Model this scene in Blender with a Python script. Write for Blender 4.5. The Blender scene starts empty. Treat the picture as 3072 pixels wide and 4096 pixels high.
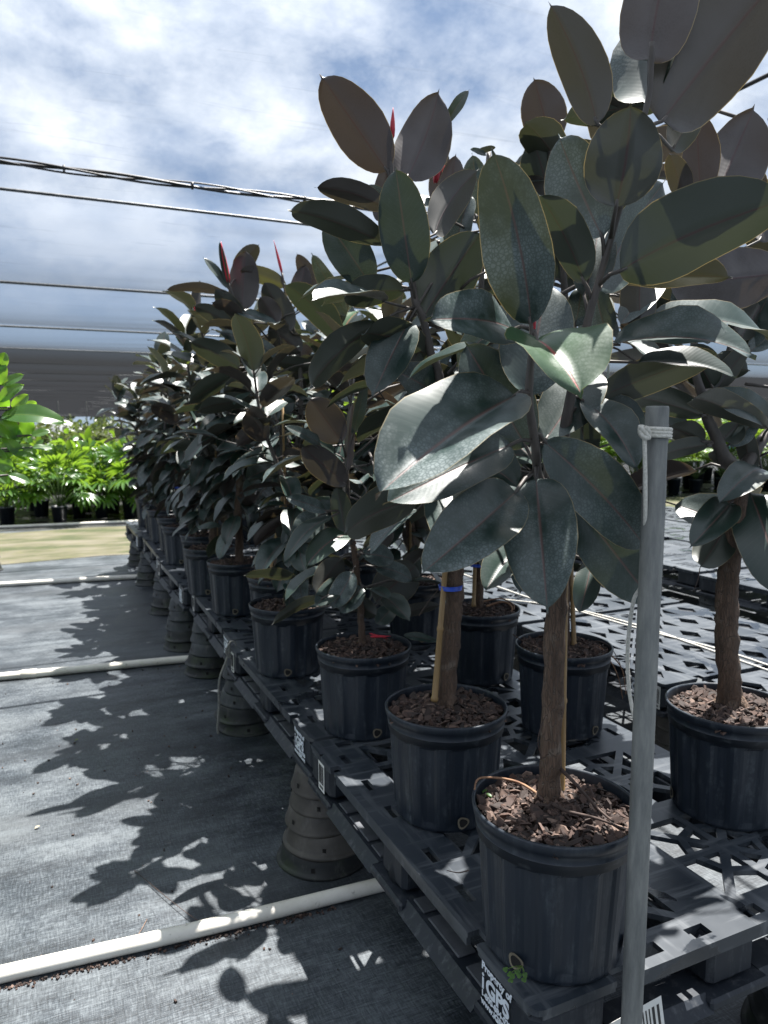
import bpy, math, random
import numpy as np
from mathutils import Vector, Matrix

scene = bpy.context.scene
COL = scene.collection
R = math.radians
PITCH, YAW, CAM_Z = 6.5894, 24.5592, 1.50
SUN_DIR = Vector((0.315, 0.19, 1.0)).normalized()      # from the place towards the sun

# ------------------------------------------------------------------ camera
cam_d = bpy.data.cameras.new("camera")
cam = bpy.data.objects.new("camera", cam_d)
COL.objects.link(cam)
cam.location = (0, 0, CAM_Z)
cam.rotation_euler = (R(90 - PITCH), 0, R(-YAW))
cam_d.sensor_fit = 'VERTICAL'
cam_d.sensor_height = 9.8
cam_d.lens = 9.8 * 2926.0 / 4096.0
cam_d.clip_start = 0.02
cam_d.clip_end = 2000
cam_d.dof.use_dof = True
cam_d.dof.focus_distance = 1.45
cam_d.dof.aperture_fstop = 1.8
scene.camera = cam

# ------------------------------------------------------------------ world, sun, exposure
world = bpy.data.worlds.new("World")
scene.world = world
world.use_nodes = True
wt = world.node_tree
wt.nodes.clear()


def N(t, kind, **kw):
    n = t.nodes.new(kind)
    for k, v in kw.items():
        setattr(n, k, v)
    return n


def math_node(t, op, a, b=None, c=None, clamp=False):
    n = t.nodes.new('ShaderNodeMath')
    n.operation = op
    n.use_clamp = clamp
    for i, v in enumerate((a, b, c)):
        if v is None:
            continue
        if isinstance(v, (int, float)):
            n.inputs[i].default_value = v
        else:
            t.links.new(v, n.inputs[i])
    return n.outputs[0]


def ramp(t, fac, stops, interp='LINEAR'):
    n = t.nodes.new('ShaderNodeValToRGB')
    n.color_ramp.interpolation = interp
    el = n.color_ramp.elements
    while len(el) < len(stops):
        el.new(0.5)
    for e, (p, c) in zip(el, stops):
        e.position = p
        e.color = (c, c, c, 1) if isinstance(c, (int, float)) else (*c, 1)
    t.links.new(fac, n.inputs[0])
    return n.outputs[0]


def mixc(t, fac, a, b, mode='MIX'):
    n = t.nodes.new('ShaderNodeMix')
    n.data_type = 'RGBA'
    n.blend_type = mode
    for i, v in ((0, fac), (6, a), (7, b)):
        if isinstance(v, (int, float)):
            n.inputs[i].default_value = v
        elif isinstance(v, (tuple, list)):
            n.inputs[i].default_value = (*v[:3], 1)
        else:
            t.links.new(v, n.inputs[i])
    return n.outputs[2]


sky = N(wt, 'ShaderNodeTexSky', sky_type='NISHITA', sun_disc=False)
sky.sun_elevation = math.asin(SUN_DIR.z)
sky.sun_rotation = math.atan2(SUN_DIR.x, SUN_DIR.y)
sky.altitude = 0
sky.air_density = 1.0
sky.dust_density = 0.6
sky.ozone_density = 2.0
tc = N(wt, 'ShaderNodeTexCoord')
sep = N(wt, 'ShaderNodeSeparateXYZ')
wt.links.new(tc.outputs['Generated'], sep.inputs[0])
zz = math_node(wt, 'ADD', math_node(wt, 'MAXIMUM', sep.outputs[2], 0.0), 0.45)
cx = math_node(wt, 'DIVIDE', sep.outputs[0], zz)
cy = math_node(wt, 'DIVIDE', sep.outputs[1], zz)
comb = N(wt, 'ShaderNodeCombineXYZ')
wt.links.new(cx, comb.inputs[0])
wt.links.new(cy, comb.inputs[1])
nz = N(wt, 'ShaderNodeTexNoise')
nz.inputs['Scale'].default_value = 3.3
nz.inputs['Detail'].default_value = 9
nz.inputs['Roughness'].default_value = 0.62
nz.inputs['Distortion'].default_value = 0.1
mp = N(wt, 'ShaderNodeMapping')
mp.inputs['Location'].default_value = (3.4, 1.7, 0)
wt.links.new(comb.outputs[0], mp.inputs[0])
wt.links.new(mp.outputs[0], nz.inputs['Vector'])
cov = ramp(wt, nz.outputs[0], [(0.34, 0.0), (0.60, 1.0)])
nz2 = N(wt, 'ShaderNodeTexNoise')
nz2.inputs['Scale'].default_value = 6.5
nz2.inputs['Detail'].default_value = 6
wt.links.new(mp.outputs[0], nz2.inputs['Vector'])
shade = ramp(wt, nz2.outputs[0], [(0.28, (5.2, 5.8, 6.7)), (0.62, (8.0, 8.4, 8.9))])
skyb = mixc(wt, 0.55, mixc(wt, 1.0, sky.outputs[0], (0.42, 0.48, 0.57), 'MULTIPLY'), (2.5, 3.4, 4.9))
# clouds thin out towards the horizon
low = ramp(wt, sep.outputs[2], [(0.10, 0.0), (0.36, 1.0)])
fac = math_node(wt, 'MULTIPLY', cov, low)
skyc = mixc(wt, fac, skyb, shade)
bg = N(wt, 'ShaderNodeBackground')
bg.inputs[1].default_value = 0.05
wt.links.new(skyc, bg.inputs[0])
wo = N(wt, 'ShaderNodeOutputWorld')
wt.links.new(bg.outputs[0], wo.inputs[0])

sun_d = bpy.data.lights.new("sun", 'SUN')
sun_d.energy = 5.0
sun_d.angle = R(0.53)
sun_d.color = (1.0, 0.965, 0.92)
sun = bpy.data.objects.new("sun", sun_d)
COL.objects.link(sun)
sun.rotation_euler = (-SUN_DIR).to_track_quat('-Z', 'Y').to_euler()
sun.location = (4, 4, 12)

scene.view_settings.view_transform = 'Standard'
scene.view_settings.look = 'None'
scene.view_settings.exposure = 1.95
scene.view_settings.gamma = 1.0
scene.view_settings.use_curve_mapping = False
scene.cycles.max_bounces = 10
scene.cycles.transparent_max_bounces = 16
scene.cycles.sample_clamp_indirect = 6
scene.cycles.caustics_reflective = False
scene.cycles.caustics_refractive = False

# ------------------------------------------------------------------ survey helpers: a bearing (from the survey sheet) turned into a place
F_, CX_, CY_ = 1580.04, 829.44, 1105.92
_p, _y = R(PITCH), R(YAW)
_Rz = np.array([[math.cos(_y), math.sin(_y), 0], [-math.sin(_y), math.cos(_y), 0], [0, 0, 1]])
AX_R = _Rz @ np.array([1, 0, 0])
AX_U = _Rz @ np.array([0, math.sin(_p), math.cos(_p)])
AX_F = _Rz @ np.array([0, math.cos(_p), -math.sin(_p)])
CAM = np.array([0, 0, CAM_Z])


def ray(x, y):
    return AX_R * ((x - CX_) / F_) - AX_U * ((y - CY_) / F_) + AX_F


def at(x, y, Y):
    r = ray(x, y)
    return CAM + r * (Y / r[1])


def onz(x, y, z):
    r = ray(x, y)
    return CAM + r * ((z - CAM_Z) / r[2])


DECK = 0.48
rng = np.random.default_rng(11)
random.seed(7)


def nrm(v):
    v = np.asarray(v, float)
    return v / (np.linalg.norm(v) + 1e-12)


# ------------------------------------------------------------------ mesh builder
class MB:
    def __init__(self):
        self.v, self.f, self.sm, self.c, self.mi = [], [], [], [], []

    def add(self, verts, faces, smooth=True, col=None, mi=0):
        o = len(self.v)
        self.v.extend([tuple(map(float, p)) for p in verts])
        if col is None:
            self.c.extend([(0.5, 0.5, 0.5, 0.0)] * len(verts))
        elif isinstance(col, tuple):
            self.c.extend([col] * len(verts))
        else:
            self.c.extend([tuple(map(float, q)) for q in col])
        for f in faces:
            self.f.append(tuple(i + o for i in f))
            self.sm.append(smooth)
            self.mi.append(mi)
        return self

    def box(self, c, s, rz=0.0, bevel=0.0, col=None, mi=0, rot=None):
        cx, cy, cz = c
        hx, hy, hz = s[0] / 2, s[1] / 2, s[2] / 2
        if bevel <= 0:
            vs = [(-hx, -hy, -hz), (hx, -hy, -hz), (hx, hy, -hz), (-hx, hy, -hz), (-hx, -hy, hz), (hx, -hy, hz), (hx, hy, hz), (-hx, hy, hz)]
            fs = [(3, 2, 1, 0), (4, 5, 6, 7), (0, 1, 5, 4), (1, 2, 6, 5), (2, 3, 7, 6), (3, 0, 4, 7)]
        else:
            b = min(bevel, hx * .95, hy * .95, hz * .95)
            ring = lambda ix, iy: [(-ix, -hy + (hy - iy), 0)]
            def rect(ax, ay, k, z):
                return [(-ax + k, -ay, z), (ax - k, -ay, z), (ax, -ay + k, z), (ax, ay - k, z), (ax - k, ay, z), (-ax + k, ay, z), (-ax, ay - k, z), (-ax, -ay + k, z)]
            vs = rect(hx - b, hy - b, b * .3, -hz) + rect(hx, hy, b, -hz + b) + rect(hx, hy, b, hz - b) + rect(hx - b, hy - b, b * .3, hz)
            fs = [tuple(range(7, -1, -1)), tuple(range(24, 32))]
            for r_ in range(3):
                for i in range(8):
                    j = (i + 1) % 8
                    fs.append((r_ * 8 + i, r_ * 8 + j, r_ * 8 + 8 + j, r_ * 8 + 8 + i))
        if rot is not None:
            vs = [tuple(rot @ Vector(p)) for p in vs]
        elif rz:
            c_, s_ = math.cos(rz), math.sin(rz)
            vs = [(x * c_ - y * s_, x * s_ + y * c_, z) for x, y, z in vs]
        vs = [(x + cx, y + cy, z + cz) for x, y, z in vs]
        return self.add(vs, fs, smooth=False, col=col, mi=mi)

    def tube(self, pts, rad, seg=8, cap=True, col=None, wob=0.0, rg=None, mi=0):
        pts = [np.asarray(p, float) for p in pts]
        n = len(pts)
        if not hasattr(rad, '__len__'):
            rad = [rad] * n
        t0 = nrm(pts[1] - pts[0])
        ref = np.array([0, 0, 1.0]) if abs(t0[2]) < .9 else np.array([1.0, 0, 0])
        u = nrm(np.cross(t0, ref))
        vs, fs = [], []
        for i in range(n):
            t = nrm(pts[min(i + 1, n - 1)] - pts[max(i - 1, 0)])
            u = nrm(u - t * np.dot(u, t))
            w = np.cross(t, u)
            for k in range(seg):
                a = 2 * math.pi * k / seg
                r_ = rad[i]
                if wob and rg is not None:
                    r_ *= 1 + wob * (rg.random() - .5)
                vs.append(pts[i] + (u * math.cos(a) + w * math.sin(a)) * r_)
        for i in range(n - 1):
            for k in range(seg):
                j = (k + 1) % seg
                fs.append((i * seg + k, i * seg + j, (i + 1) * seg + j, (i + 1) * seg + k))
        if cap:
            fs.append(tuple(range(seg - 1, -1, -1)))
            fs.append(tuple(range((n - 1) * seg, n * seg)))
        return self.add(vs, fs, True, col, mi)

    def lathe(self, prof, seg=48, c=(0, 0, 0), smooth=True, flute=None, col=None, mi=0):
        vs, fs = [], []
        for (z, r_, fl) in [(p[0], p[1], p[2] if len(p) > 2 else 0) for p in prof]:
            for k in range(seg):
                a = 2 * math.pi * k / seg
                rr = r_
                if fl and flute is not None:
                    rr = r_ + fl * flute(k)
                vs.append((c[0] + rr * math.cos(a), c[1] + rr * math.sin(a), c[2] + z))
        for i in range(len(prof) - 1):
            for k in range(seg):
                j = (k + 1) % seg
                fs.append((i * seg + k, i * seg + j, (i + 1) * seg + j, (i + 1) * seg + k))
        return self.add(vs, fs, smooth, col, mi)

    def mesh(self, name, mats, attr=None):
        me = bpy.data.meshes.new(name)
        me.from_pydata(self.v, [], self.f)
        for m in (mats if isinstance(mats, (list, tuple)) else [mats]):
            me.materials.append(m)
        me.polygons.foreach_set('use_smooth', self.sm)
        me.polygons.foreach_set('material_index', self.mi)
        if attr:
            a = me.color_attributes.new(attr, 'FLOAT_COLOR', 'POINT')
            a.data.foreach_set('color', np.array(self.c, np.float32).ravel())
        me.update()
        return me

    def build(self, name, mats, parent=None, loc=(0, 0, 0), attr=None, origin=None):
        if origin is not None:
            self.v = [(p[0] - origin[0], p[1] - origin[1], p[2] - origin[2]) for p in self.v]
        return link(name, self.mesh(name, mats, attr), parent, loc if origin is None or parent else origin)


def link(name, data, parent=None, loc=(0, 0, 0)):
    o = bpy.data.objects.new(name, data)
    COL.objects.link(o)
    o.location = loc
    if parent:
        o.parent = parent
    return o


def tag(o, label=None, cat=None, group=None, kind=None):
    for k, v in (('label', label), ('category', cat), ('group', group), ('kind', kind)):
        if v:
            o[k] = v
    return o


def empty(name, loc, rz=0.0, label=None, cat=None, group=None):
    o = link(name, None, None, tuple(map(float, loc)))
    o.rotation_euler = (0, 0, rz)
    o.empty_display_size = 0.05
    return tag(o, label, cat, group)


def dup(root, loc, rz=0.0, label=None, group=None, scale=None):
    def cp(o, par):
        c = o.copy()
        COL.objects.link(c)
        if par:
            c.parent = par
        for ch in [q for q in o.children]:
            cp(ch, c)
        return c
    r = cp(root, None)
    r.location = loc
    r.rotation_euler = (0, 0, rz)
    if scale:
        r.scale = (scale,) * 3
    tag(r, label, None, group)
    return r


# ------------------------------------------------------------------ materials
def mat(name):
    m = bpy.data.materials.new(name)
    m.use_nodes = True
    t = m.node_tree
    t.nodes.clear()
    out = N(t, 'ShaderNodeOutputMaterial')
    b = N(t, 'ShaderNodeBsdfPrincipled')
    t.links.new(b.outputs[0], out.inputs[0])
    return m, t, b, out


def noise(t, scale, detail=4, rough=.55, vec=None, dist=0.0):
    n = N(t, 'ShaderNodeTexNoise')
    n.inputs['Scale'].default_value = scale
    n.inputs['Detail'].default_value = detail
    n.inputs['Roughness'].default_value = rough
    n.inputs['Distortion'].default_value = dist
    if vec is not None:
        t.links.new(vec, n.inputs['Vector'])
    return n.outputs[0]


def objvec(t, scale=(1, 1, 1), src='Object'):
    c = N(t, 'ShaderNodeTexCoord')
    m = N(t, 'ShaderNodeMapping')
    m.inputs['Scale'].default_value = scale
    t.links.new(c.outputs[src], m.inputs[0])
    return m.outputs[0]


def bump(t, b, h, strength=.3, dist=.01):
    n = N(t, 'ShaderNodeBump')
    n.inputs['Strength'].default_value = strength
    n.inputs['Distance'].default_value = dist
    t.links.new(h, n.inputs['Height'])
    t.links.new(n.outputs[0], b.inputs['Normal'])


def simple(name, c1, c2, scale=8, rough=.5, rough2=None, spec=.5, metal=0.0, bmp=0.0, lo=.35, hi=.65, stretch=(1, 1, 1), detail=5):
    m, t, b, out = mat(name)
    v = objvec(t, stretch)
    n = noise(t, scale, detail, .6, v)
    col = ramp(t, n, [(lo, c1), (hi, c2)])
    t.links.new(col, b.inputs['Base Color'])
    if rough2 is None:
        b.inputs['Roughness'].default_value = rough
    else:
        t.links.new(ramp(t, n, [(lo, rough), (hi, rough2)]), b.inputs['Roughness'])
    b.inputs['Specular IOR Level'].default_value = spec
    b.inputs['Metallic'].default_value = metal
    if bmp:
        bump(t, b, n, bmp, .004)
    return m


def leaf_material(name, top1, top2, und1, und2, rib_top, rib_und, margin, dust=.5, trans=.10, tcol=(.12, .11, .03), rt=.33, ru=.45, young=(.05, .12, .03), tback=None):
    tback = tback or tcol
    m, t, b, out = mat(name)
    at_ = N(t, 'ShaderNodeAttribute', attribute_name='leaf')
    sp = N(t, 'ShaderNodeSeparateColor')
    t.links.new(at_.outputs['Color'], sp.inputs[0])
    u, tt, rnd = sp.outputs[0], sp.outputs[1], sp.outputs[2]
    kind = at_.outputs['Alpha']
    au = math_node(t, 'ABSOLUTE', math_node(t, 'SUBTRACT', math_node(t, 'MULTIPLY', u, 2.0), 1.0))
    rib = ramp(t, au, [(.018, 1.0), (.05, 0.0)])
    mar = ramp(t, au, [(.974, 0.0), (.992, 1.0)])
    v = objvec(t)
    vor = N(t, 'ShaderNodeTexVoronoi', feature='DISTANCE_TO_EDGE')
    vor.inputs['Scale'].default_value = 170
    t.links.new(v, vor.inputs['Vector'])
    web = ramp(t, vor.outputs['Distance'], [(.02, .35), (.22, 1.0)])
    big = ramp(t, noise(t, 9, 5, .65, v), [(.42, 0.0), (.64, 1.0)])
    dustf = math_node(t, 'MULTIPLY', math_node(t, 'MULTIPLY', web, big), math_node(t, 'MULTIPLY', rnd, dust))
    top = mixc(t, rnd, top1, top2)
    top = mixc(t, dustf, top, (.17, .205, .205))
    vein = ramp(t, math_node(t, 'SINE', math_node(t, 'SUBTRACT', math_node(t, 'MULTIPLY', tt, 110.0), math_node(t, 'MULTIPLY', au, 20.0))), [(.90, 0.0), (.99, .16)])
    top = mixc(t, vein, top, (.06, .085, .07))
    top = mixc(t, kind, top, young)
    top = mixc(t, math_node(t, 'MULTIPLY', rib, .75), top, mixc(t, kind, rib_top, (.75, .05, .06)) if name == 'rubber_leaf' else rib_top)
    blot = noise(t, 6, 3, .5, v)
    und = mixc(t, ramp(t, math_node(t, 'ADD', math_node(t, 'MULTIPLY', rnd, .8), math_node(t, 'MULTIPLY', blot, .25)), [(.2, 0.0), (.8, 1.0)]), und1, und2)
    und = mixc(t, math_node(t, 'MULTIPLY', rib, .8), und, rib_und)
    geo = N(t, 'ShaderNodeNewGeometry')
    col = mixc(t, geo.outputs['Backfacing'], top, und)
    col = mixc(t, math_node(t, 'MULTIPLY', mar, .55), col, margin)
    t.links.new(col, b.inputs['Base Color'])
    rr = math_node(t, 'ADD', math_node(t, 'MULTIPLY', geo.outputs['Backfacing'], ru - rt), math_node(t, 'ADD', rt - .05, math_node(t, 'MULTIPLY', blot, .14)))
    t.links.new(math_node(t, 'ADD', rr, math_node(t, 'MULTIPLY', dustf, .3)), b.inputs['Roughness'])
    b.inputs['Specular IOR Level'].default_value = .62
    # side veins: fine ridges running out from the midrib
    ph = math_node(t, 'SUBTRACT', math_node(t, 'MULTIPLY', tt, 150.0), math_node(t, 'MULTIPLY', au, 26.0))
    ve = math_node(t, 'SINE', ph)
    hgt = math_node(t, 'ADD', math_node(t, 'MULTIPLY', ve, .05), math_node(t, 'ADD', math_node(t, 'MULTIPLY', rib, -1.5), math_node(t, 'MULTIPLY', blot, 5.0)))
    bump(t, b, hgt, .22, .0016)
    tr = N(t, 'ShaderNodeBsdfTranslucent')
    tc_ = mixc(t, rnd, tcol, (tcol[0] * 1.15, tcol[1] * .95, tcol[2] * .9))
    tb_ = mixc(t, rnd, tcol, tback)
    tc_ = mixc(t, geo.outputs['Backfacing'], tc_, tb_)
    tc_ = mixc(t, kind, tc_, (.35, .45, .06))
    tc_ = mixc(t, mar, tc_, (.55, .40, .14))
    t.links.new(tc_, tr.inputs[0])
    mx = N(t, 'ShaderNodeMixShader')
    f_ = math_node(t, 'ADD', trans, math_node(t, 'ADD', math_node(t, 'MULTIPLY', kind, .2), math_node(t, 'MULTIPLY', mar, .05)))
    t.links.new(f_, mx.inputs[0])
    t.links.new(b.outputs[0], mx.inputs[1])
    t.links.new(tr.outputs[0], mx.inputs[2])
    t.links.new(mx.outputs[0], out.inputs[0])
    return m


M = {}
M['rubber'] = leaf_material('rubber_leaf', (.007, .023, .016), (.010, .027, .023), (.024, .033, .023), (.038, .029, .028),
                            (.10, .045, .04), (.045, .012, .014), (.30, .23, .11), dust=.9, trans=.065, tcol=(.085, .110, .04), rt=.35, ru=.42, tback=(.105, .07, .042))
M['ficus'] = leaf_material('green_ficus_leaf', (.03, .085, .02), (.05, .12, .025), (.07, .14, .03), (.09, .16, .04),
                           (.16, .22, .06), (.16, .22, .06), (.2, .3, .06), dust=.3, trans=.42, tcol=(.30, .62, .03), rt=.28)
M['palm'] = leaf_material('palm_leaf', (.035, .10, .015), (.06, .14, .02), (.05, .12, .02), (.07, .15, .03),
                          (.08, .16, .03), (.08, .16, .03), (.08, .16, .03), dust=0.0, trans=.34, tcol=(.25, .43, .03), rt=.25, ru=.33)
M['drypalm'] = leaf_material('olive_palm_leaf', (.05, .07, .025), (.075, .10, .03), (.05, .07, .02), (.08, .09, .03),
                             (.08, .10, .03), (.08, .10, .03), (.1, .1, .03), dust=0.0, trans=.30, tcol=(.20, .28, .06), rt=.35)
M['red'] = simple('red_bud', (.42, .012, .03), (.55, .03, .05), 30, .35)
M['pot'] = None


def plastic(name, c1, c2, dusty, rough=.42):
    m, t, b, out = mat(name)
    v = objvec(t)
    vs = objvec(t, (14, 14, 2.2))
    n1 = noise(t, 5, 5, .6, v)
    n2 = noise(t, 3.0, 6, .7, vs)
    n3 = noise(t, 60, 3, .6, v)
    col = mixc(t, ramp(t, n1, [(.35, 0.0), (.7, 1.0)]), c1, c2)
    scuff = math_node(t, 'MULTIPLY', ramp(t, n2, [(.50, 0.0), (.70, 1.0)]), ramp(t, n3, [(.4, .2), (.62, 1.0)]))
    col = mixc(t, math_node(t, 'MULTIPLY', scuff, .6), col, dusty)
    t.links.new(col, b.inputs['Base Color'])
    t.links.new(ramp(t, n1, [(.3, rough), (.7, rough + .16)]), b.inputs['Roughness'])
    b.inputs['Specular IOR Level'].default_value = .42
    bump(t, b, n2, .06, .003)
    return m


M['pot'] = plastic('pot_plastic', (.0085, .0135, .0215), (.0135, .0195, .0285), (.085, .098, .108), .36)
M['pot_edge'] = simple('pot_rim_chalk', (.0045, .008, .0135), (.075, .085, .092), 26, .5, lo=.54, hi=.74, stretch=(1, 1, 2.5), detail=8)
M['dirt_ring'] = simple('hole_residue', (.10, .085, .06), (.20, .17, .12), 60, .9)
M['black'] = simple('hole_dark', (.003, .003, .003), (.008, .007, .006), 30, .9)
M['deck'] = None


def deck_material():
    m, t, b, out = mat('pallet_plastic')
    v = objvec(t, src='Object')
    geo = N(t, 'ShaderNodeNewGeometry')
    pos = geo.outputs['Position']
    n1 = noise(t, 2.2, 6, .62, pos)
    # scratches both ways
    mpx = N(t, 'ShaderNodeMapping')
    mpx.inputs['Scale'].default_value = (2.5, 34, 10)
    mpx.inputs['Rotation'].default_value = (0, 0, .35)
    t.links.new(pos, mpx.inputs[0])
    mpy = N(t, 'ShaderNodeMapping')
    mpy.inputs['Scale'].default_value = (26, 2.2, 10)
    mpy.inputs['Rotation'].default_value = (0, 0, -.22)
    t.links.new(pos, mpy.inputs[0])
    s1 = noise(t, 1.0, 4, .7, mpx.outputs[0])
    s2 = noise(t, 1.0, 4, .7, mpy.outputs[0])
    sc = math_node(t, 'MAXIMUM', ramp(t, s1, [(.52, 0.0), (.70, 1.0)]), ramp(t, s2, [(.52, 0.0), (.70, 1.0)]))
    col = mixc(t, ramp(t, n1, [(.35, 0.0), (.68, 1.0)]), (.011, .016, .0225), (.032, .040, .050))
    col = mixc(t, math_node(t, 'MULTIPLY', sc, .45), col, (.16, .17, .18))
    wet = ramp(t, noise(t, 4.0, 5, .5, pos, .4), [(.60, 0.0), (.615, 1.0)])
    col = mixc(t, math_node(t, 'MULTIPLY', wet, .75), col, (.010, .012, .015))
    t.links.new(col, b.inputs['Base Color'])
    r_ = ramp(t, n1, [(.3, .34), (.7, .50)])
    r2 = math_node(t, 'SUBTRACT', r_, math_node(t, 'MULTIPLY', wet, .26))
    t.links.new(r2, b.inputs['Roughness'])
    b.inputs['Specular IOR Level'].default_value = .55
    bump(t, b, math_node(t, 'ADD', n1, math_node(t, 'MULTIPLY', sc, .12)), .08, .005)
    return m


M['deck'] = deck_material()
M['frame'] = plastic('pallet_frame_plastic', (.0065, .0098, .0155), (.014, .019, .027), (.10, .105, .11), .48)
M['pad'] = simple('runner_pad', (.045, .05, .058), (.075, .08, .09), 20, .6)
M['white_ink'] = simple('white_print', (.62, .66, .70), (.74, .78, .82), 30, .6)
M['paper'] = simple('label_paper', (.62, .62, .58), (.74, .73, .69), 14, .7)
M['ink'] = simple('label_ink', (.02, .02, .02), (.035, .035, .035), 20, .7)
M['pvc'] = None


def pvc_material():
    m, t, b, out = mat('pvc_pipe')
    v = objvec(t)
    n1 = noise(t, 9, 5, .65, v)
    n2 = noise(t, 55, 4, .65, v)
    col = mixc(t, ramp(t, n1, [(.35, 0.0), (.7, 1.0)]), (.74, .71, .64), (.60, .57, .49))
    dirt = math_node(t, 'MULTIPLY', ramp(t, n2, [(.60, 0.0), (.70, 1.0)]), ramp(t, n1, [(.48, 0.0), (.60, 1.0)]))
    col = mixc(t, dirt, col, (.12, .10, .08))
    t.links.new(col, b.inputs['Base Color'])
    b.inputs['Roughness'].default_value = .42
    return m


M['pvc'] = pvc_material()


def bark_material():
    m, t, b, out = mat('bark')
    v = objvec(t, (60, 60, 9))
    n1 = noise(t, 1.0, 6, .7, v, .5)
    v2 = objvec(t, (170, 170, 34))
    vor = N(t, 'ShaderNodeTexVoronoi', feature='DISTANCE_TO_EDGE')
    vor.inputs['Scale'].default_value = 1.0
    t.links.new(v2, vor.inputs['Vector'])
    crack = ramp(t, vor.outputs['Distance'], [(.01, 1.0), (.07, 0.0)])
    col = ramp(t, n1, [(.3, (.045, .027, .017)), (.55, (.125, .078, .052)), (.8, (.21, .15, .11))])
    v3 = objvec(t, (1, 1, 1))
    pale = ramp(t, noise(t, 22, 3, .5, v3), [(.60, 0.0), (.70, .6)])
    col = mixc(t, pale, col, (.20, .165, .13))
    col = mixc(t, math_node(t, 'MULTIPLY', crack, .55), col, (.19, .15, .115))
    t.links.new(col, b.inputs['Base Color'])
    b.inputs['Roughness'].default_value = .85
    bump(t, b, math_node(t, 'SUBTRACT', n1, math_node(t, 'MULTIPLY', crack, .6)), .9, .012)
    return m


M['bark'] = bark_material()
M['stem'] = simple('young_stem', (.045, .040, .036), (.09, .075, .065), 40, .55, stretch=(1, 1, .3))
M['bamboo'] = simple('bamboo', (.21, .13, .05), (.31, .20, .085), 12, .45, stretch=(6, 6, .6), lo=.3, hi=.75)
M['greystake'] = simple('weathered_stake', (.10, .085, .07), (.22, .19, .16), 14, .8, stretch=(8, 8, .6))
M['blue'] = simple('blue_tape', (.008, .05, .36), (.015, .07, .46), 20, .35)
M['greentie'] = simple('green_tie', (.0, .09, .06), (.01, .14, .10), 20, .5)
M['root'] = simple('aerial_root', (.16, .08, .045), (.28, .16, .09), 40, .8)
M['darkroot'] = simple('dark_root', (.03, .018, .014), (.07, .045, .035), 40, .8)


def chip_material():
    m, t, b, out = mat('bark_chips')
    a = N(t, 'ShaderNodeAttribute', attribute_name='leaf')
    sp = N(t, 'ShaderNodeSeparateColor')
    t.links.new(a.outputs['Color'], sp.inputs[0])
    v = objvec(t)
    n = noise(t, 90, 4, .6, v)
    c = ramp(t, sp.outputs[2], [(0, (.016, .011, .009)), (.45, (.046, .027, .021)), (.8, (.092, .054, .040)), (1, (.19, .13, .10))])
    c = mixc(t, ramp(t, n, [(.35, 0.0), (.8, .6)]), c, (.03, .02, .016))
    t.links.new(c, b.inputs['Base Color'])
    b.inputs['Roughness'].default_value = .8
    bump(t, b, n, .5, .003)
    return m


M['chips'] = chip_material()
M['soil'] = simple('soil', (.012, .008, .006), (.045, .03, .022), 70, .95, bmp=.8)


def post_material():
    m, t, b, out = mat('galvanised_pipe')
    v = objvec(t, (1, 1, .16))
    n = noise(t, 30, 8, .72, v)
    n2 = noise(t, 120, 3, .6, objvec(t))
    col = ramp(t, n, [(.28, (.085, .09, .087)), (.5, (.17, .176, .168)), (.75, (.30, .30, .275))])
    sp_ = ramp(t, n2, [(.72, 0.0), (.80, .5)])
    col = mixc(t, sp_, col, (.30, .30, .27))
    t.links.new(col, b.inputs['Base Color'])
    b.inputs['Metallic'].default_value = .15
    b.inputs['Roughness'].default_value = .6
    bump(t, b, n2, .1, .002)
    return m


M['post'] = post_material()
M['rope'] = simple('white_rope', (.50, .48, .42), (.68, .66, .60), 260, .9, bmp=.5)
M['oldrope'] = simple('weathered_rope', (.13, .13, .12), (.24, .24, .22), 200, .9, bmp=.5)
M['wire'] = simple('steel_wire', (.05, .055, .06), (.12, .125, .13), 30, .5, metal=.4)
M['blackwire'] = simple('black_cable', (.006, .006, .007), (.02, .02, .022), 30, .45)


def upturned_material(name, c1, c2, moss=0.0):
    m, t, b, out = mat(name)
    v = objvec(t)
    n = noise(t, 7, 6, .65, v)
    n2 = noise(t, 26, 5, .7, objvec(t, (1, 1, .35)))
    col = mixc(t, ramp(t, n, [(.34, 0.0), (.68, 1.0)]), c1, c2)
    col = mixc(t, math_node(t, 'MULTIPLY', ramp(t, n2, [(.55, 0.0), (.75, 1.0)]), .5), col, (.13, .125, .115))
    if moss:
        col = mixc(t, math_node(t, 'MULTIPLY', ramp(t, n, [(.52, 0.0), (.62, 1.0)]), moss), col, (.022, .034, .012))
    t.links.new(col, b.inputs['Base Color'])
    b.inputs['Roughness'].default_value = .62
    bump(t, b, n2, .15, .004)
    return m


M['up_brown'] = upturned_material('dusty_brown_pot', (.034, .031, .027), (.078, .070, .060))
M['up_grey'] = upturned_material('dusty_grey_pot', (.017, .021, .024), (.042, .048, .052))
M['up_black'] = upturned_material('mossy_black_pot', (.006, .008, .009), (.016, .019, .018), .6)


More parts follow.
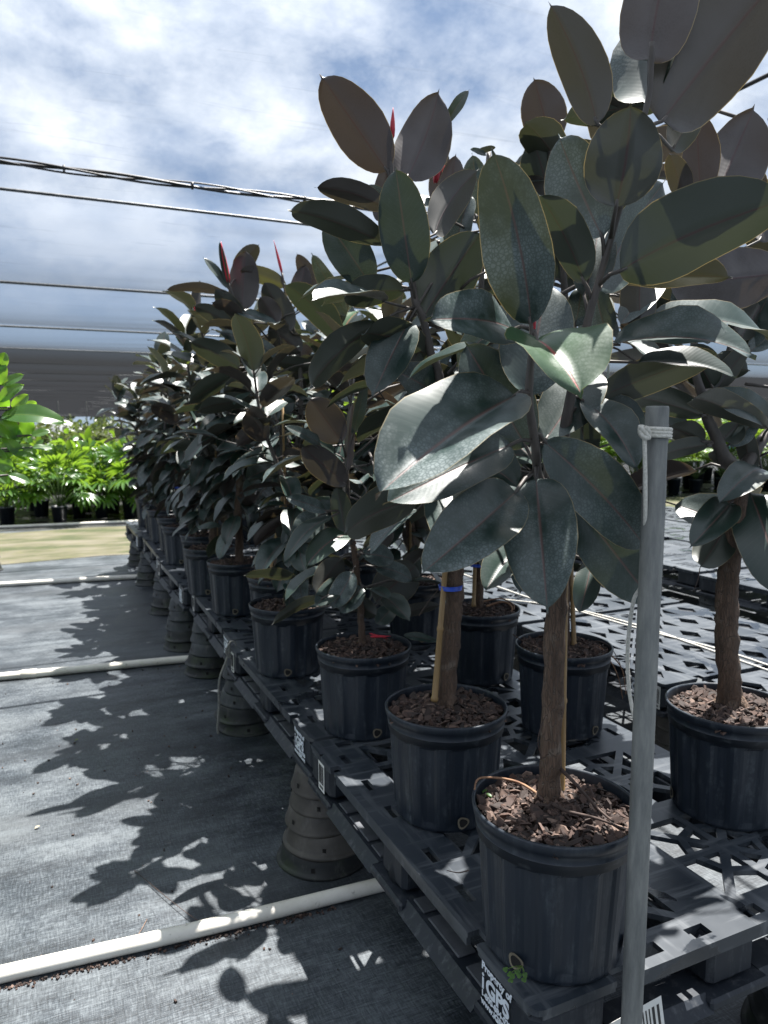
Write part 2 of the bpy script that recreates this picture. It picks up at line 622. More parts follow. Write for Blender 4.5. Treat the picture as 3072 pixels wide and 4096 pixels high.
def mat_ground():
    m, t, b, out = mat('weed_mat')
    geo = N(t, 'ShaderNodeNewGeometry')
    pos = geo.outputs['Position']

    def st(s, sc, d=3):
        q = N(t, 'ShaderNodeMapping')
        q.inputs['Scale'].default_value = s
        t.links.new(pos, q.inputs[0])
        return noise(t, sc, d, .65, q.outputs[0])
    wx = st((1, .14, 1), 190, 3)
    wy = st((.10, 1, 1), 210, 3)
    weave = math_node(t, 'ADD', math_node(t, 'MULTIPLY', wx, .55), math_node(t, 'MULTIPLY', wy, .65))
    blot = st((1, 1, 1), 2.3, 6)
    blot2 = st((.35, 1, 1), 9, 6)
    streak = st((.09, 1.0, 1), 9.0, 6)
    f = math_node(t, 'ADD', weave, math_node(t, 'ADD', math_node(t, 'MULTIPLY', math_node(t, 'SUBTRACT', blot, .5), .55), math_node(t, 'MULTIPLY', math_node(t, 'SUBTRACT', math_node(t, 'ADD', math_node(t, 'MULTIPLY', blot2, .5), math_node(t, 'MULTIPLY', streak, .5)), .5), .75)))
    col = ramp(t, f, [(.43, (.008, .0115, .015)), (.58, (.032, .040, .048)), (.80, (.115, .132, .145))])
    dust = ramp(t, math_node(t, 'ADD', math_node(t, 'MULTIPLY', blot, .6), math_node(t, 'MULTIPLY', streak, .4)), [(.46, 0.0), (.66, .5)])
    col = mixc(t, dust, col, (.066, .075, .080))
    stain = ramp(t, st((.4, 1, 1), 1.3, 5), [(.50, 0.0), (.62, .55)])
    col = mixc(t, stain, col, (.030, .034, .038))
    t.links.new(col, b.inputs['Base Color'])
    t.links.new(ramp(t, blot, [(.35, .42), (.65, .62)]), b.inputs['Roughness'])
    b.inputs['Specular IOR Level'].default_value = .5
    bump(t, b, math_node(t, 'ADD', weave, math_node(t, 'MULTIPLY', streak, 1.2)), .35, .006)
    return m


M['ground'] = mat_ground()


def mat_path():
    m, t, b, out = mat('sandy_path')
    geo = N(t, 'ShaderNodeNewGeometry')
    q = N(t, 'ShaderNodeMapping')
    q.inputs['Scale'].default_value = (.36, 1, 1)
    t.links.new(geo.outputs['Position'], q.inputs[0])
    n = noise(t, 2.4, 7, .65, q.outputs[0])
    n2 = noise(t, 22, 5, .7, q.outputs[0])
    col = ramp(t, n, [(.40, (.034, .044, .012)), (.49, (.080, .075, .040)), (.62, (.122, .110, .078))])
    col = mixc(t, ramp(t, n2, [(.56, 0.0), (.72, .7)]), col, (.13, .13, .04))
    t.links.new(col, b.inputs['Base Color'])
    b.inputs['Roughness'].default_value = .95
    bump(t, b, n2, .5, .02)
    return m


M['path'] = mat_path()


def mat_wet():
    m, t, b, out = mat('wet_weed_mat')
    geo = N(t, 'ShaderNodeNewGeometry')
    q = N(t, 'ShaderNodeMapping')
    q.inputs['Scale'].default_value = (.3, 1, 1)
    t.links.new(geo.outputs['Position'], q.inputs[0])
    n = noise(t, 2.2, 5, .6, q.outputs[0])
    t.links.new(ramp(t, n, [(.4, (.016, .017, .018)), (.65, (.045, .046, .044))]), b.inputs['Base Color'])
    t.links.new(ramp(t, n, [(.46, .12), (.58, .55)]), b.inputs['Roughness'])
    bump(t, b, n, .12, .02)
    return m


M['wet'] = mat_wet()


def mat_cloth(name, dens0, base, trans):
    """Woven shade cloth: light passes straight through the gaps, fewer of them the more steeply it is crossed."""
    m, t, b, out = mat(name)
    geo = N(t, 'ShaderNodeNewGeometry')
    dot = N(t, 'ShaderNodeVectorMath', operation='DOT_PRODUCT')
    t.links.new(geo.outputs['Incoming'], dot.inputs[0])
    t.links.new(geo.outputs['Normal'], dot.inputs[1])
    c = math_node(t, 'MAXIMUM', math_node(t, 'ABSOLUTE', dot.outputs['Value']), .02)
    pos = geo.outputs['Position']
    q = N(t, 'ShaderNodeMapping')
    q.inputs['Scale'].default_value = (.5, 5, 1)
    t.links.new(pos, q.inputs[0])
    ln = noise(t, 1.6, 5, .65, q.outputs[0])
    q2 = N(t, 'ShaderNodeMapping')
    q2.inputs['Scale'].default_value = (6, .35, 1)
    t.links.new(pos, q2.inputs[0])
    ln2 = noise(t, 2.2, 4, .65, q2.outputs[0])
    dens = math_node(t, 'ADD', dens0, math_node(t, 'ADD', math_node(t, 'MULTIPLY', math_node(t, 'SUBTRACT', ln, .5), dens0 * .08), math_node(t, 'MULTIPLY', math_node(t, 'SUBTRACT', ln2, .5), dens0 * .10)))
    q3 = N(t, 'ShaderNodeMapping')
    q3.inputs['Scale'].default_value = (.9, 9, 1)
    q3.inputs['Rotation'].default_value = (0, 0, .5)
    t.links.new(pos, q3.inputs[0])
    cr = ramp(t, noise(t, 1.3, 3, .6, q3.outputs[0], .6), [(.62, 0.0), (.70, 1.0)])
    dens = math_node(t, 'ADD', dens, math_node(t, 'MULTIPLY', cr, dens0 * .35))
    T = math_node(t, 'EXPONENT', math_node(t, 'MULTIPLY', math_node(t, 'DIVIDE', dens, c), -1.0))
    b.inputs['Base Color'].default_value = (*base, 1)
    b.inputs['Roughness'].default_value = .8
    b.inputs['Specular IOR Level'].default_value = .1
    tr = N(t, 'ShaderNodeBsdfTranslucent')
    tr.inputs[0].default_value = (*trans, 1)
    mx0 = N(t, 'ShaderNodeMixShader')
    mx0.inputs[0].default_value = .5
    t.links.new(b.outputs[0], mx0.inputs[1])
    t.links.new(tr.outputs[0], mx0.inputs[2])
    tp = N(t, 'ShaderNodeBsdfTransparent')
    mx = N(t, 'ShaderNodeMixShader')
    t.links.new(T, mx.inputs[0])
    t.links.new(mx0.outputs[0], mx.inputs[1])
    t.links.new(tp.outputs[0], mx.inputs[2])
    t.links.new(mx.outputs[0], out.inputs[0])
    return m


M['cloth'] = mat_cloth('shade_cloth', .115, (.026, .030, .036), (.050, .058, .070))
M['cloth2'] = mat_cloth('dense_shade_cloth', .42, (.018, .019, .020), (.018, .019, .021))

# ------------------------------------------------------------------ setting: ground, path, roof
def sheet(name, x0, x1, y0, y1, z, m, nx=1, ny=1, hf=None):
    mb = MB()
    xs = np.linspace(x0, x1, nx + 1)
    ys = np.linspace(y0, y1, ny + 1)
    vs = [(x, y, z + (hf(x, y) if hf else 0)) for y in ys for x in xs]
    fs = [(j * (nx + 1) + i, j * (nx + 1) + i + 1, (j + 1) * (nx + 1) + i + 1, (j + 1) * (nx + 1) + i) for j in range(ny) for i in range(nx)]
    mb.add(vs, fs, True)
    return mb.build(name, m)


tag(sheet('ground', -400, 400, -60, 700, 0, M['ground']), kind='structure')


def wav(x, y):
    return .012 * math.sin(x * 1.7 + y * .3) + .01 * math.sin(y * 3.1 + x * .45)


pm = MB()
xs = np.linspace(-40, 60, 201)
prof = [(0, 0.004), (.25, .02), (.8, .03), (1.5, .026), (2.3, .028), (2.75, .016), (3.0, 0.004)]
vs, fs = [], []
for i, x in enumerate(xs):
    e0 = 9.02 + .06 * math.sin(x * 2.3) + .04 * math.sin(x * 5.1)
    for (d, z) in prof:
        vs.append((x, e0 + d * .90, z + (.006 * math.sin(x * 3.7 + d * 5) if .1 < d < 2.9 else 0)))
k = len(prof)
for i in range(len(xs) - 1):
    for j in range(k - 1):
        fs.append((i * k + j, (i + 1) * k + j, (i + 1) * k + j + 1, i * k + j + 1))
pm.add(vs, fs, True)
tag(pm.build('path', M['path']), kind='structure')
tag(sheet('wet_ground', -70, 90, 11.85, 114, .004, M['wet']), kind='structure')

ROOF = 3.07
WIRES_Y = [5.59, 9.05, 12.9, 16.4] + [16.4 + 3.6 * k for k in range(1, 20)]


def roof_h(x, y):
    ph = (y - 5.59) / 3.6
    fr = ph - math.floor(ph)
    h = -.07 * math.sin(math.pi * fr) if y > 5.59 else -.03 * math.sin(math.pi * ((y + 14) / 5.0))
    if y < 6.0:
        h += .012 * math.sin((x * .8 + y * 1.3) * 3.0) * math.sin(x * .6 - y * .4) + .008 * math.sin(x * 7 - y * 5.5)
    # pulled up in folds along the cable that runs with the rows
    d = abs(x - CAB_X)
    h += .05 * math.exp(-d * 2.2) + .022 * math.exp(-d * 1.1) * math.sin(y * 9 + x * 2.0)
    return h


_c = onz(1659, 157, ROOF)
CAB_X = float(_c[0])
def roof(name, ysr, nxr, m, label):
    ro = MB()
    xsr = np.concatenate([[-70, -48], np.linspace(-26, 44, nxr), [60, 85]])
    nx = len(xsr)
    vs = [(x, y, ROOF + roof_h(x, y)) for y in ysr for x in xsr]
    fs = [(j * nx + i, j * nx + i + 1, (j + 1) * nx + i + 1, (j + 1) * nx + i) for j in range(len(ysr) - 1) for i in range(nx - 1)]
    ro.add(vs, fs, True)
    tag(ro.build(name, m), label, 'shade cloth')


roof('shade_cloth', [-40, -26] + list(np.linspace(-14, 7, 150)) + list(np.linspace(7.3, 16.4, 50)), 260, M['cloth'], 'thin woven shade cloth stretched overhead, clouds showing through it')
roof('shade_cloth', list(np.linspace(16.4, 112, 150)), 90, M['cloth2'], 'dark dense shade cloth over the far part of the nursery, above the palms')

for i, y in enumerate(WIRES_Y):
    mb = MB()
    xs_ = np.linspace(-26, 44, 60)
    mb.tube([(x, y + .03 * math.sin(x * .2), ROOF - .016 + .01 * math.sin(x * .7)) for x in xs_], .011 if i != 1 and i != 2 else .017, 6)
    lab = ['thin steel roof wire just beyond the black cable bundle', 'grey roof wire second beyond the cable bundle, thickest looking', 'grey roof wire third beyond the cable bundle, above the far rubber plants', 'roof wire fourth beyond the cable bundle where the cloth turns dark'][i] if i < 4 else 'far roof wire under the dark distant part of the shade cloth'
    tag(mb.build('roof_wire', M['wire']), lab, 'wire', 'wires carrying the shade cloth')
mb = MB()
mb.tube([(CAB_X, y, ROOF - .01) for y in np.linspace(-13, 63, 80)], .010, 6)
tag(mb.build('roof_cable', M['blackwire']), 'thin black cable under the cloth at upper right, running along the rows', 'cable')

cb = empty('cable_bundle', (0, 4.87, ROOF), 0, 'bundle of black cables tied under the shade cloth across the aisle', 'cable')
xs_ = np.linspace(-14, 18, 330)
for q, (ph, am, r_) in enumerate([(0, .013, .0095), (2.1, .018, .007), (4.0, .020, .006)]):
    mb = MB()
    mb.tube([(x, am * math.cos(x * 4.2 + ph) * .6, -.052 + am * math.sin(x * 4.2 + ph) - .012 * math.cos(x * .9)) for x in xs_], r_, 6)
    mb.build('cable', M['blackwire'], cb)
for x in np.arange(-13.9, 18, .74):
    mb = MB()
    mb.tube([(x - .006, .0, -.052 - .012 * math.cos(x * .9)), (x + .006, 0, -.052 - .012 * math.cos(x * .9))], .024, 8)
    mb.build('cable_tie', M['blackwire'], cb)

# ------------------------------------------------------------------ leaves
def outline(t):
    e = t / .955
    w = 0.0
    if e < 1:
        s_ = e ** .93
        w = (max(0.0, 1 - (2 * s_ - 1) ** 2)) ** .53
    if t > .90:
        w = max(w, .085 * (1 - t) / .10) if t < 1 else 0.0
    return w


TS_HI = [0, .02, .06, .12, .2, .3, .42, .55, .67, .78, .86, .915, .945, .96, .98, 1.0]
TS_LO = [0, .04, .13, .27, .45, .63, .79, .90, .95, 1.0]
US_HI = [-1, -.8, -.5, -.22, 0, .22, .5, .8, 1]
US_LO = [-1, -.55, 0, .55, 1]


def add_leaf(mb, b, p, n, W, fold=.5, bend=.06, curl=0.0, sweep=0.0, rnd=.5, kind=0.0, hi=True, wave=0.0, wph=0.0):
    """blade from base b to tip p; n = the way its upper face looks; W = half width"""
    b, p = np.asarray(b, float), np.asarray(p, float)
    L = np.linalg.norm(p - b)
    a = (p - b) / L
    n = nrm(n - a * np.dot(n, a))
    s = np.cross(a, n)
    ts = TS_HI if hi else TS_LO
    us = US_HI if hi else US_LO
    cf, sf = math.cos(fold), math.sin(fold)
    vs, cs, fs = [], [], []
    for t in ts:
        w = W * outline(t)
        if t == 0:
            w = W * .05
        mid = b + a * (L * t) + n * (L * (bend * 4 * t * (1 - t) + curl * (t ** 4 - t))) + s * (sweep * L * 4 * t * (1 - t))
        for u in us:
            au = abs(u)
            q = mid + s * (u * w * cf) + n * (au * w * sf * (1.12 - .28 * au)) + n * (wave * W * au * au * math.sin(t * 11 + wph + (0 if u > 0 else 1.9)))
            vs.append(q)
            cs.append((u * .5 + .5, t, rnd, kind))
    k = len(us)
    for i in range(len(ts) - 1):
        for j in range(k - 1):
            fs.append((i * k + j, i * k + j + 1, (i + 1) * k + j + 1, (i + 1) * k + j))
    mb.add(vs, fs, True, cs)


def near_stem(stems, q):
    best = None
    for st in stems:
        for i in range(len(st) - 1):
            a, b = st[i][:3], st[i + 1][:3]
            for f in (0, .25, .5, .75):
                c = a + (b - a) * f
                d = np.linalg.norm(c + np.array([0, 0, .0]) - q)
                if best is None or d < best[0]:
                    best = (d, c)
    return best


def px_leaf(mb, stm, spec, Y0, stems):
    """one surveyed leaf: base and tip bearings, distance offsets, face"""
    (bx, by, tx, ty, w), o = spec[:5], (spec[5] if len(spec) > 5 else {})
    db, dt = o.get('db', 0.0), o.get('dt', 0.0)
    b, p = at(bx, by, Y0 + db), at(tx, ty, Y0 + dt)
    a = nrm(p - b)
    mid = (b + p) / 2
    v = nrm(CAM - mid)
    v = nrm(v - a * np.dot(v, a))
    s = np.cross(a, v)
    if abs(np.dot(s, AX_U)) > .35:
        if np.dot(s, AX_U) < 0:
            s = -s
    elif np.dot(s, AX_R) < 0:
        s = -s
    side, ang = o.get('s', 1), R(o.get('a', 0))
    n = side * math.cos(ang) * v + math.sin(ang) * s
    depth = np.dot(mid - CAM, AX_F)
    W = .5 * w * depth / F_ / max(.35, math.cos(ang)) / math.cos(o.get('f', .35) * .85)
    add_leaf(mb, b, p, n, W, o.get('f', .35), o.get('bd', .05), o.get('cu', 0.0), o.get('sw', float(rng.normal(0, .018))), o.get('r', float(rng.random())), o.get('k', 0.0), True, o.get('wv', .085), float(rng.random() * 6))
    if stems and not o.get('np'):
        d, c = near_stem(stems, b - a * .035 - np.array([0, 0, .01]))
        if d < .18:
            stm.tube([c, c * .45 + b * .55 + np.array([0, 0, .006]), b, b + a * .012], [.0042, .0036, .0034, .0022], 6)


# ------------------------------------------------------------------ pots
def flute(k):
    return (0, 0, 0, -.15, -.7, -1, -1, -1, -.85, -.3)[k % 10]


def pot_mesh():
    mb = MB()
    fl = .0072
    mb.lathe([(.0, .0), (.0, .124), (.003, .1305)], 120)
    mb.lathe([(.003, .1305), (.010, .1352, fl * .5), (.025, .1368, fl), (.12, .1428, fl), (.222, .1492, fl), (.231, .1498, 0)], 120, smooth=False, flute=flute)
    mb.lathe([(.231, .1498), (.2315, .1530), (.250, .1545), (.2515, .1557)], 96, mi=1)
    mb.lathe([(.2515, .1557), (.2525, .1545), (.269, .1560), (.2705, .1598), (.281, .1620), (.287, .1626), (.290, .1608), (.290, .1570), (.286, .1555), (.27, .1540), (.23, .1500)], 96)
    return mb.mesh('pot', [M['pot'], M['pot_edge']])


POT_ME = pot_mesh()


def hole_parts():
    ms = []
    for ang in (0.0,):
        ring, disc = MB(), MB()
        rr, seg = .0115, 18
        for (mbx, r0, r1, off) in ((ring, .0105, .0155, .0014), (disc, 0, .0108, .0020)):
            vs, fs = [], []
            for k in range(seg):
                a = 2 * math.pi * k / seg
                for r_ in (r0, r1):
                    r2 = r_ * (1 + .10 * math.sin(3 * a + 1))
                    vs.append((.1382 + off, r2 * math.cos(a), .032 + r2 * math.sin(a)))
            for k in range(seg):
                j = (k + 1) % seg
                fs.append((2 * k, 2 * k + 1, 2 * j + 1, 2 * j))
            mbx.add(vs, fs, True)
        ms.append((ring.mesh('residue_ring', M['dirt_ring']), disc.mesh('drain_hole', M['black'])))
    return ms[0]


RING_ME, HOLE_ME = hole_parts()


def soil_mesh(seed):
    g = np.random.default_rng(seed)
    mb = MB()
    seg, rings = 40, 7
    vs, fs = [], []
    for i in range(rings + 1):
        r_ = .1525 * i / rings
        for k in range(seg):
            a = 2 * math.pi * k / seg
            vs.append((r_ * math.cos(a), r_ * math.sin(a), .258 + .010 * (1 - (i / rings) ** 2) + .004 * g.random()))
    for i in range(rings):
        for k in range(seg):
            j = (k + 1) % seg
            fs.append((i * seg + k, (i + 1) * seg + k, (i + 1) * seg + j, i * seg + j))
    mb.add(vs, fs, True, (0, 0, .05, 0))
    return mb.mesh('soil', M['soil'])


def chips_mesh(seed, n=1050):
    g = np.random.default_rng(seed)
    mb = MB()
    for i in range(n):
        r_ = .146 * math.sqrt(g.random())
        a = g.random() * 6.283
        L = .005 + .017 * g.random() ** 2.2
        w = L * (.28 + .42 * g.random())
        h = .0009 + .0014 * g.random()
        rot = Matrix.Rotation(g.random() * 6.283, 3, 'Z') @ Matrix.Rotation(g.normal(0, .5), 3, 'X') @ Matrix.Rotation(g.normal(0, .5), 3, 'Y')
        c = (r_ * math.cos(a), r_ * math.sin(a), .2660 + .010 * (1 - (r_ / .15) ** 2) + .008 * g.random())
        # an irregular splinter: hexagon plan, two layers
        vs = []
        pl = [(-1, -.3), (-.45, -1), (.6, -.8), (1, .1), (.5, .9), (-.6, .8)]
        jj = [(x * (1 + g.normal(0, .15)), y * (1 + g.normal(0, .2))) for x, y in pl]
        for z in (-1, 1):
            for (x, y) in jj:
                q = rot @ Vector((x * L * (1 if z < 0 else .86), y * w * (1 if z < 0 else .86), z * h * (1 + .5 * g.random())))
                vs.append((c[0] + q.x, c[1] + q.y, c[2] + q.z))
        fs = [(5, 4, 3, 2, 1, 0), (6, 7, 8, 9, 10, 11)] + [(k, (k + 1) % 6, 6 + (k + 1) % 6, 6 + k) for k in range(6)]
        t_ = g.random()
        mb.add(vs, fs, False, (0, 0, float(t_ ** 1.3), 0))
    # a few pale roots on top
    return mb.mesh('bark_mulch', M['chips'], 'leaf')


SOILS = [soil_mesh(s) for s in (1, 2)]
CHIPS = [chips_mesh(s) for s in (3, 4, 5)]


def pot_parts(root, i=0, holes=((-1.9,), (.55,))):
    p = link('pot', POT_ME, root)
    p.rotation_euler = (0, 0, rng.random() * 6)
    for (a,) in holes:
        h = link('drain_hole', HOLE_ME, p)
        h.rotation_euler = (0, 0, a - p.rotation_euler[2])
        r_ = link('residue_ring', RING_ME, h)
    s = link('soil', SOILS[i % 2], root)
    c = link('bark_mulch', CHIPS[i % 3], root)
    c.rotation_euler = (0, 0, rng.random() * 6)
    return p


def stake_mb(p0, p1, r_=.0062, g=None):
    mb = MB()
    p0, p1 = np.asarray(p0, float), np.asarray(p1, float)
    L = np.linalg.norm(p1 - p0)
    pts, rad = [], []
    z = 0.0
    while z < L:
        for dz, k in ((0, 1.0), (.004, 1.22), (.010, 1.22), (.014, 1.0)):
            pts.append(p0 + (p1 - p0) * min(1, (z + dz) / L))
            rad.append(r_ * k * (1 - .15 * z / L))
        z += .16 + .06 * (g.random() if g is not None else .5)
    pts.append(p1)
    rad.append(r_ * .85)
    mb.tube(pts, rad, 9)
    return mb


def trunk_tube(mb, pts, rad, seg=14, g=None, n=5):
    """resample and roughen"""
    P, Q = [], []
    for i in range(len(pts) - 1):
        a, b = np.asarray(pts[i], float), np.asarray(pts[i + 1], float)
        m = max(2, int(np.linalg.norm(b - a) / .025))
        for k in range(m):
            f = k / m
            P.append(a + (b - a) * f + (g.normal(0, .0012, 3) if g is not None else 0))
            Q.append((rad[i] + (rad[i + 1] - rad[i]) * f) * (1 + (g.normal(0, .035) if g is not None else 0)))
    P.append(np.asarray(pts[-1], float))
    Q.append(rad[-1])
    mb.tube(P, Q, seg, wob=.12, rg=g)


def smooth_pts(pts, n=6):
    """Catmull-Rom through the given points"""
    P = [np.asarray(p, float) for p in pts]
    out = []
    for i in range(len(P) - 1):
        p0, p1, p2, p3 = P[max(i - 1, 0)], P[i], P[i + 1], P[min(i + 2, len(P) - 1)]
        for k in range(n):
            t = k / n
            out.append(.5 * ((2 * p1) + (-p0 + p2) * t + (2 * p0 - 5 * p1 + 4 * p2 - p3) * t * t + (-p0 + 3 * p1 - 3 * p2 + p3) * t ** 3))
    out.append(P[-1])
    return out


def bud(mb, a, b, r_):
    a, b = np.asarray(a, float), np.asarray(b, float)
    pts = [a + (b - a) * f for f in (0, .1, .3, .55, .8, 1)]
    mb.tube(pts, [r_ * .5, r_ * .9, r_, r_ * .8, r_ * .4, r_ * .05], 8)


# ------------------------------------------------------------------ procedural rubber plant (local coordinates, pot base at 0)
def grow_plant(seed, H=1.5, nst=2, nleaf=34, Lm=.19, lean=(0, 0), low=.40, spread=.10):
    g = np.random.default_rng(seed)
    wood, stem, fol, red = MB(), MB(), MB(), []
    base = np.array([g.normal(0, .012), g.normal(0, .012), .262])
    th = .45 + .2 * g.random()
    fork = base + np.array([g.normal(0, .03), g.normal(0, .03), th])
    rb = .016 + .006 * g.random()
    mid = (base + fork) / 2 + np.array([g.normal(0, .012), g.normal(0, .012), 0])
    trunk_tube(wood, [base, base + (mid - base) * .15, mid, fork], [rb * 1.35, rb * 1.05, rb, rb * .85], 12, g)
    a0 = g.random() * 6.283
    for s_ in range(nst):
        a = a0 + s_ * 6.283 / nst + g.normal(0, .3)
        hh = H * (1 - .16 * s_ * g.random()) - .232
        sp = spread * (.7 + .6 * g.random()) if nst > 1 else .03
        top = np.array([lean[0] + sp * 1.6 * math.cos(a), lean[1] + sp * 1.6 * math.sin(a), .232 + hh])
        q1 = fork + np.array([sp * math.cos(a), sp * math.sin(a), (top[2] - fork[2]) * .33])
        q2 = np.array([(q1[0] + top[0]) / 2 + g.normal(0, .02), (q1[1] + top[1]) / 2 + g.normal(0, .02), fork[2] + (top[2] - fork[2]) * .66])
        pts = smooth_pts([fork, q1, q2, top], 7)
        n = len(pts)
        stem.tube(pts, [rb * .7 * (1 - .62 * i / (n - 1)) for i in range(n)], 8)
        if s_ == 0:
            red.append(MB())
            bud(red[-1], pts[-1], pts[-1] + np.array([g.normal(0, .02), g.normal(0, .02), .07 + .06 * g.random()]), .005)
        full = [base + (fork - base) * f for f in np.linspace(low, 1, 8)] + pts
        m = nleaf
        ph = g.random() * 6.283
        for k in range(m):
            f = (k + .5) / m
            f = f ** .86
            x = f * (len(full) - 1)
            i = int(x)
            c = full[i] + (full[min(i + 1, len(full) - 1)] - full[i]) * (x - i)
            ph += 2.4 + g.normal(0, .25)
            el = R(-38 + 95 * f ** 1.5 + g.normal(0, 16))
            d = np.array([math.cos(ph) * math.cos(el), math.sin(ph) * math.cos(el), math.sin(el)])
            pl = .03 + .035 * g.random() * (1 - .4 * f)
            pd = nrm(d + np.array([0, 0, .35]))
            b = c + pd * pl
            L = Lm * (.62 + .6 * g.random()) * (1.0 if f > .12 else .8)
            tipd = nrm(d + np.array([0, 0, -.16 - .22 * g.random()]))
            p = b + tipd * L
            up = np.array([0, 0, 1.0]) + np.array([g.normal(0, .35), g.normal(0, .35), 0]) - .25 * d
            if f > .9:
                up = -np.array([math.cos(ph), math.sin(ph), 0]) + np.array([0, 0, .25])
            add_leaf(fol, b, p, up, L * (.235 + .05 * g.random()), .22 + .4 * g.random(), .04 + .06 * g.random(), 0, g.normal(0, .02), g.random(), 0.0 if g.random() > .03 or f < .8 else .6, False, .06, g.random() * 6)
            stem.tube([c, b, b + tipd * .012], [.0034, .0027, .002], 5)
    for k in range(int(nleaf * .3)):      # low side twigs
        a = g.random() * 6.283
        c = base + (fork - base) * (.25 + .7 * g.random())
        el = R(g.normal(-8, 22))
        d = np.array([math.cos(a) * math.cos(el), math.sin(a) * math.cos(el), math.sin(el)])
        b = c + d * (.07 + .10 * g.random())
        L = Lm * (.5 + .45 * g.random())
        p = b + nrm(d + np.array([0, 0, -.35])) * L
        stem.tube([c, (b + c) / 2 + np.array([0, 0, .012]), b], [.0036, .003, .0024], 5)
        add_leaf(fol, b, p, np.array([0, 0, 1.0]) + g.normal(0, .3, 3), L * .27, .3, .06, 0, 0, g.random(), 0, False, .05, g.random() * 6)
    st = stake_mb(base + np.array([.03, -.01, -.02]), base + np.array([.035 + lean[0] * .4, .0, .75 + .3 * g.random()]), .006, g)
    tie = MB()
    zt = base[2] + .33
    ct = base + (fork - base) * min(1, .33 / max(.1, fork[2] - base[2])) + np.array([.016, -.004, 0])
    tie.lathe([(-.007, .030), (.007, .031), (.007, .028), (-.007, .027)], 16, tuple(ct))
    return dict(trunk=wood.mesh('trunk', M['bark']), branch=stem.mesh('branches', M['stem']), foliage=fol.mesh('foliage', M['rubber'], 'leaf'),
                bud=[q.mesh('leaf_bud', M['red']) for q in red], stake=st.mesh('bamboo_stake', M['bamboo']), tie=tie.mesh('tape_tie', M['blue']))


def plant_from(meshes, loc, rz, label, i, group, sc=1.0):
    root = empty('rubber_plant', loc, 0, label, 'potted plant', group)
    pot_parts(root, i)
    for nme, key in (('trunk', 'trunk'), ('branches', 'branch'), ('foliage', 'foliage'), ('bamboo_stake', 'stake')):
        o = link(nme, meshes[key], root)
        o.rotation_euler = (0, 0, rz)
        if nme == 'bamboo_stake':
            link('tape_tie', meshes['tie'], o)
    for m_ in meshes['bud']:
        o = link('leaf_bud', m_, root)
        o.rotation_euler = (0, 0, rz)
    return root

# ------------------------------------------------------------------ pallets
PW, PL, PH = 1.016, 1.219, .142


def curve_plate(w, l, holes, thick):
    cu = bpy.data.curves.new('plate', 'CURVE')
    cu.dimensions = '2D'
    cu.fill_mode = 'BOTH'
    cu.extrude = thick / 2
    r_ = .02
    outer = []
    nd = .028
    def corner(cx_, cy_, a0):
        return [(cx_ + r_ * math.cos(R(a0 + 30 * k)), cy_ + r_ * math.sin(R(a0 + 30 * k))) for k in range(4)]
    def nx_(a, b, y, s_):
        return [(a, y), (a, y + s_ * nd), (b, y + s_ * nd), (b, y)]
    def ny_(a, b, x, s_):
        return [(x, a), (x + s_ * nd, a), (x + s_ * nd, b), (x, b)]
    outer += corner(r_, r_, 180) + nx_(.185, .232, 0, 1) + nx_(w - .232, w - .185, 0, 1)
    outer += corner(w - r_, r_, 270) + ny_(.192, .228, w, -1) + ny_(l - .228, l - .192, w, -1)
    outer += corner(w - r_, l - r_, 0) + nx_(w - .185, w - .232, l, -1) + nx_(.232, .185, l, -1)
    outer += corner(r_, l - r_, 90) + ny_(l - .192, l - .228, 0, 1) + ny_(.228, .192, 0, 1)
    for poly in [outer] + holes:
        sp = cu.splines.new('POLY')
        sp.points.add(len(poly) - 1)
        for q, p in zip(sp.points, poly):
            q.co = (p[0], p[1], 0, 1)
        sp.use_cyclic_u = True
    o = bpy.data.objects.new('plate', cu)
    COL.objects.link(o)
    dg = bpy.context.evaluated_depsgraph_get()
    me = bpy.data.meshes.new_from_object(o.evaluated_get(dg))
    vs = [(v.co.x, v.co.y, v.co.z - thick / 2) for v in me.vertices]
    fs = [tuple(p.vertices) for p in me.polygons]
    bpy.data.objects.remove(o)
    bpy.data.curves.remove(cu)
    bpy.data.meshes.remove(me)
    return vs, fs


def rect(cx_, cy_, w, l):
    return [(cx_ - w / 2, cy_ - l / 2), (cx_ + w / 2, cy_ - l / 2), (cx_ + w / 2, cy_ + l / 2), (cx_ - w / 2, cy_ + l / 2)]


def star(cx_, cy_, S_, rings=2, rib=.0115):
    out = []
    zones = [(.24, .56), (.70, 1.0)] if rings == 2 else [(.26, 1.0)]
    for zi, (q0, q1) in enumerate(zones):
        for k in range(8):
            a0, a1 = R(k * 45), R(k * 45 + 45)
            def lim(a):
                return min(1 / max(abs(math.cos(a)), 1e-6), 1 / max(abs(math.sin(a)), 1e-6))
            pts = []
            for (q, order) in ((q0, 1), (q1, -1)):
                as_ = [a0, a1] if order == 1 else [a1, a0]
                for a in as_:
                    rr = q * S_ * (lim(a) if (zi == 1 or rings == 1) and q == q1 else 1)
                    m_ = math.asin(min(.9, rib / max(rr, rib * 1.2)))
                    aa = a + (m_ if a == a0 else -m_)
                    rr = q * S_ * (lim(aa) if (zi == 1 or rings == 1) and q == q1 else 1)
                    pts.append((cx_ + rr * math.cos(aa), cy_ + rr * math.sin(aa)))
            out.append(pts)
    return out


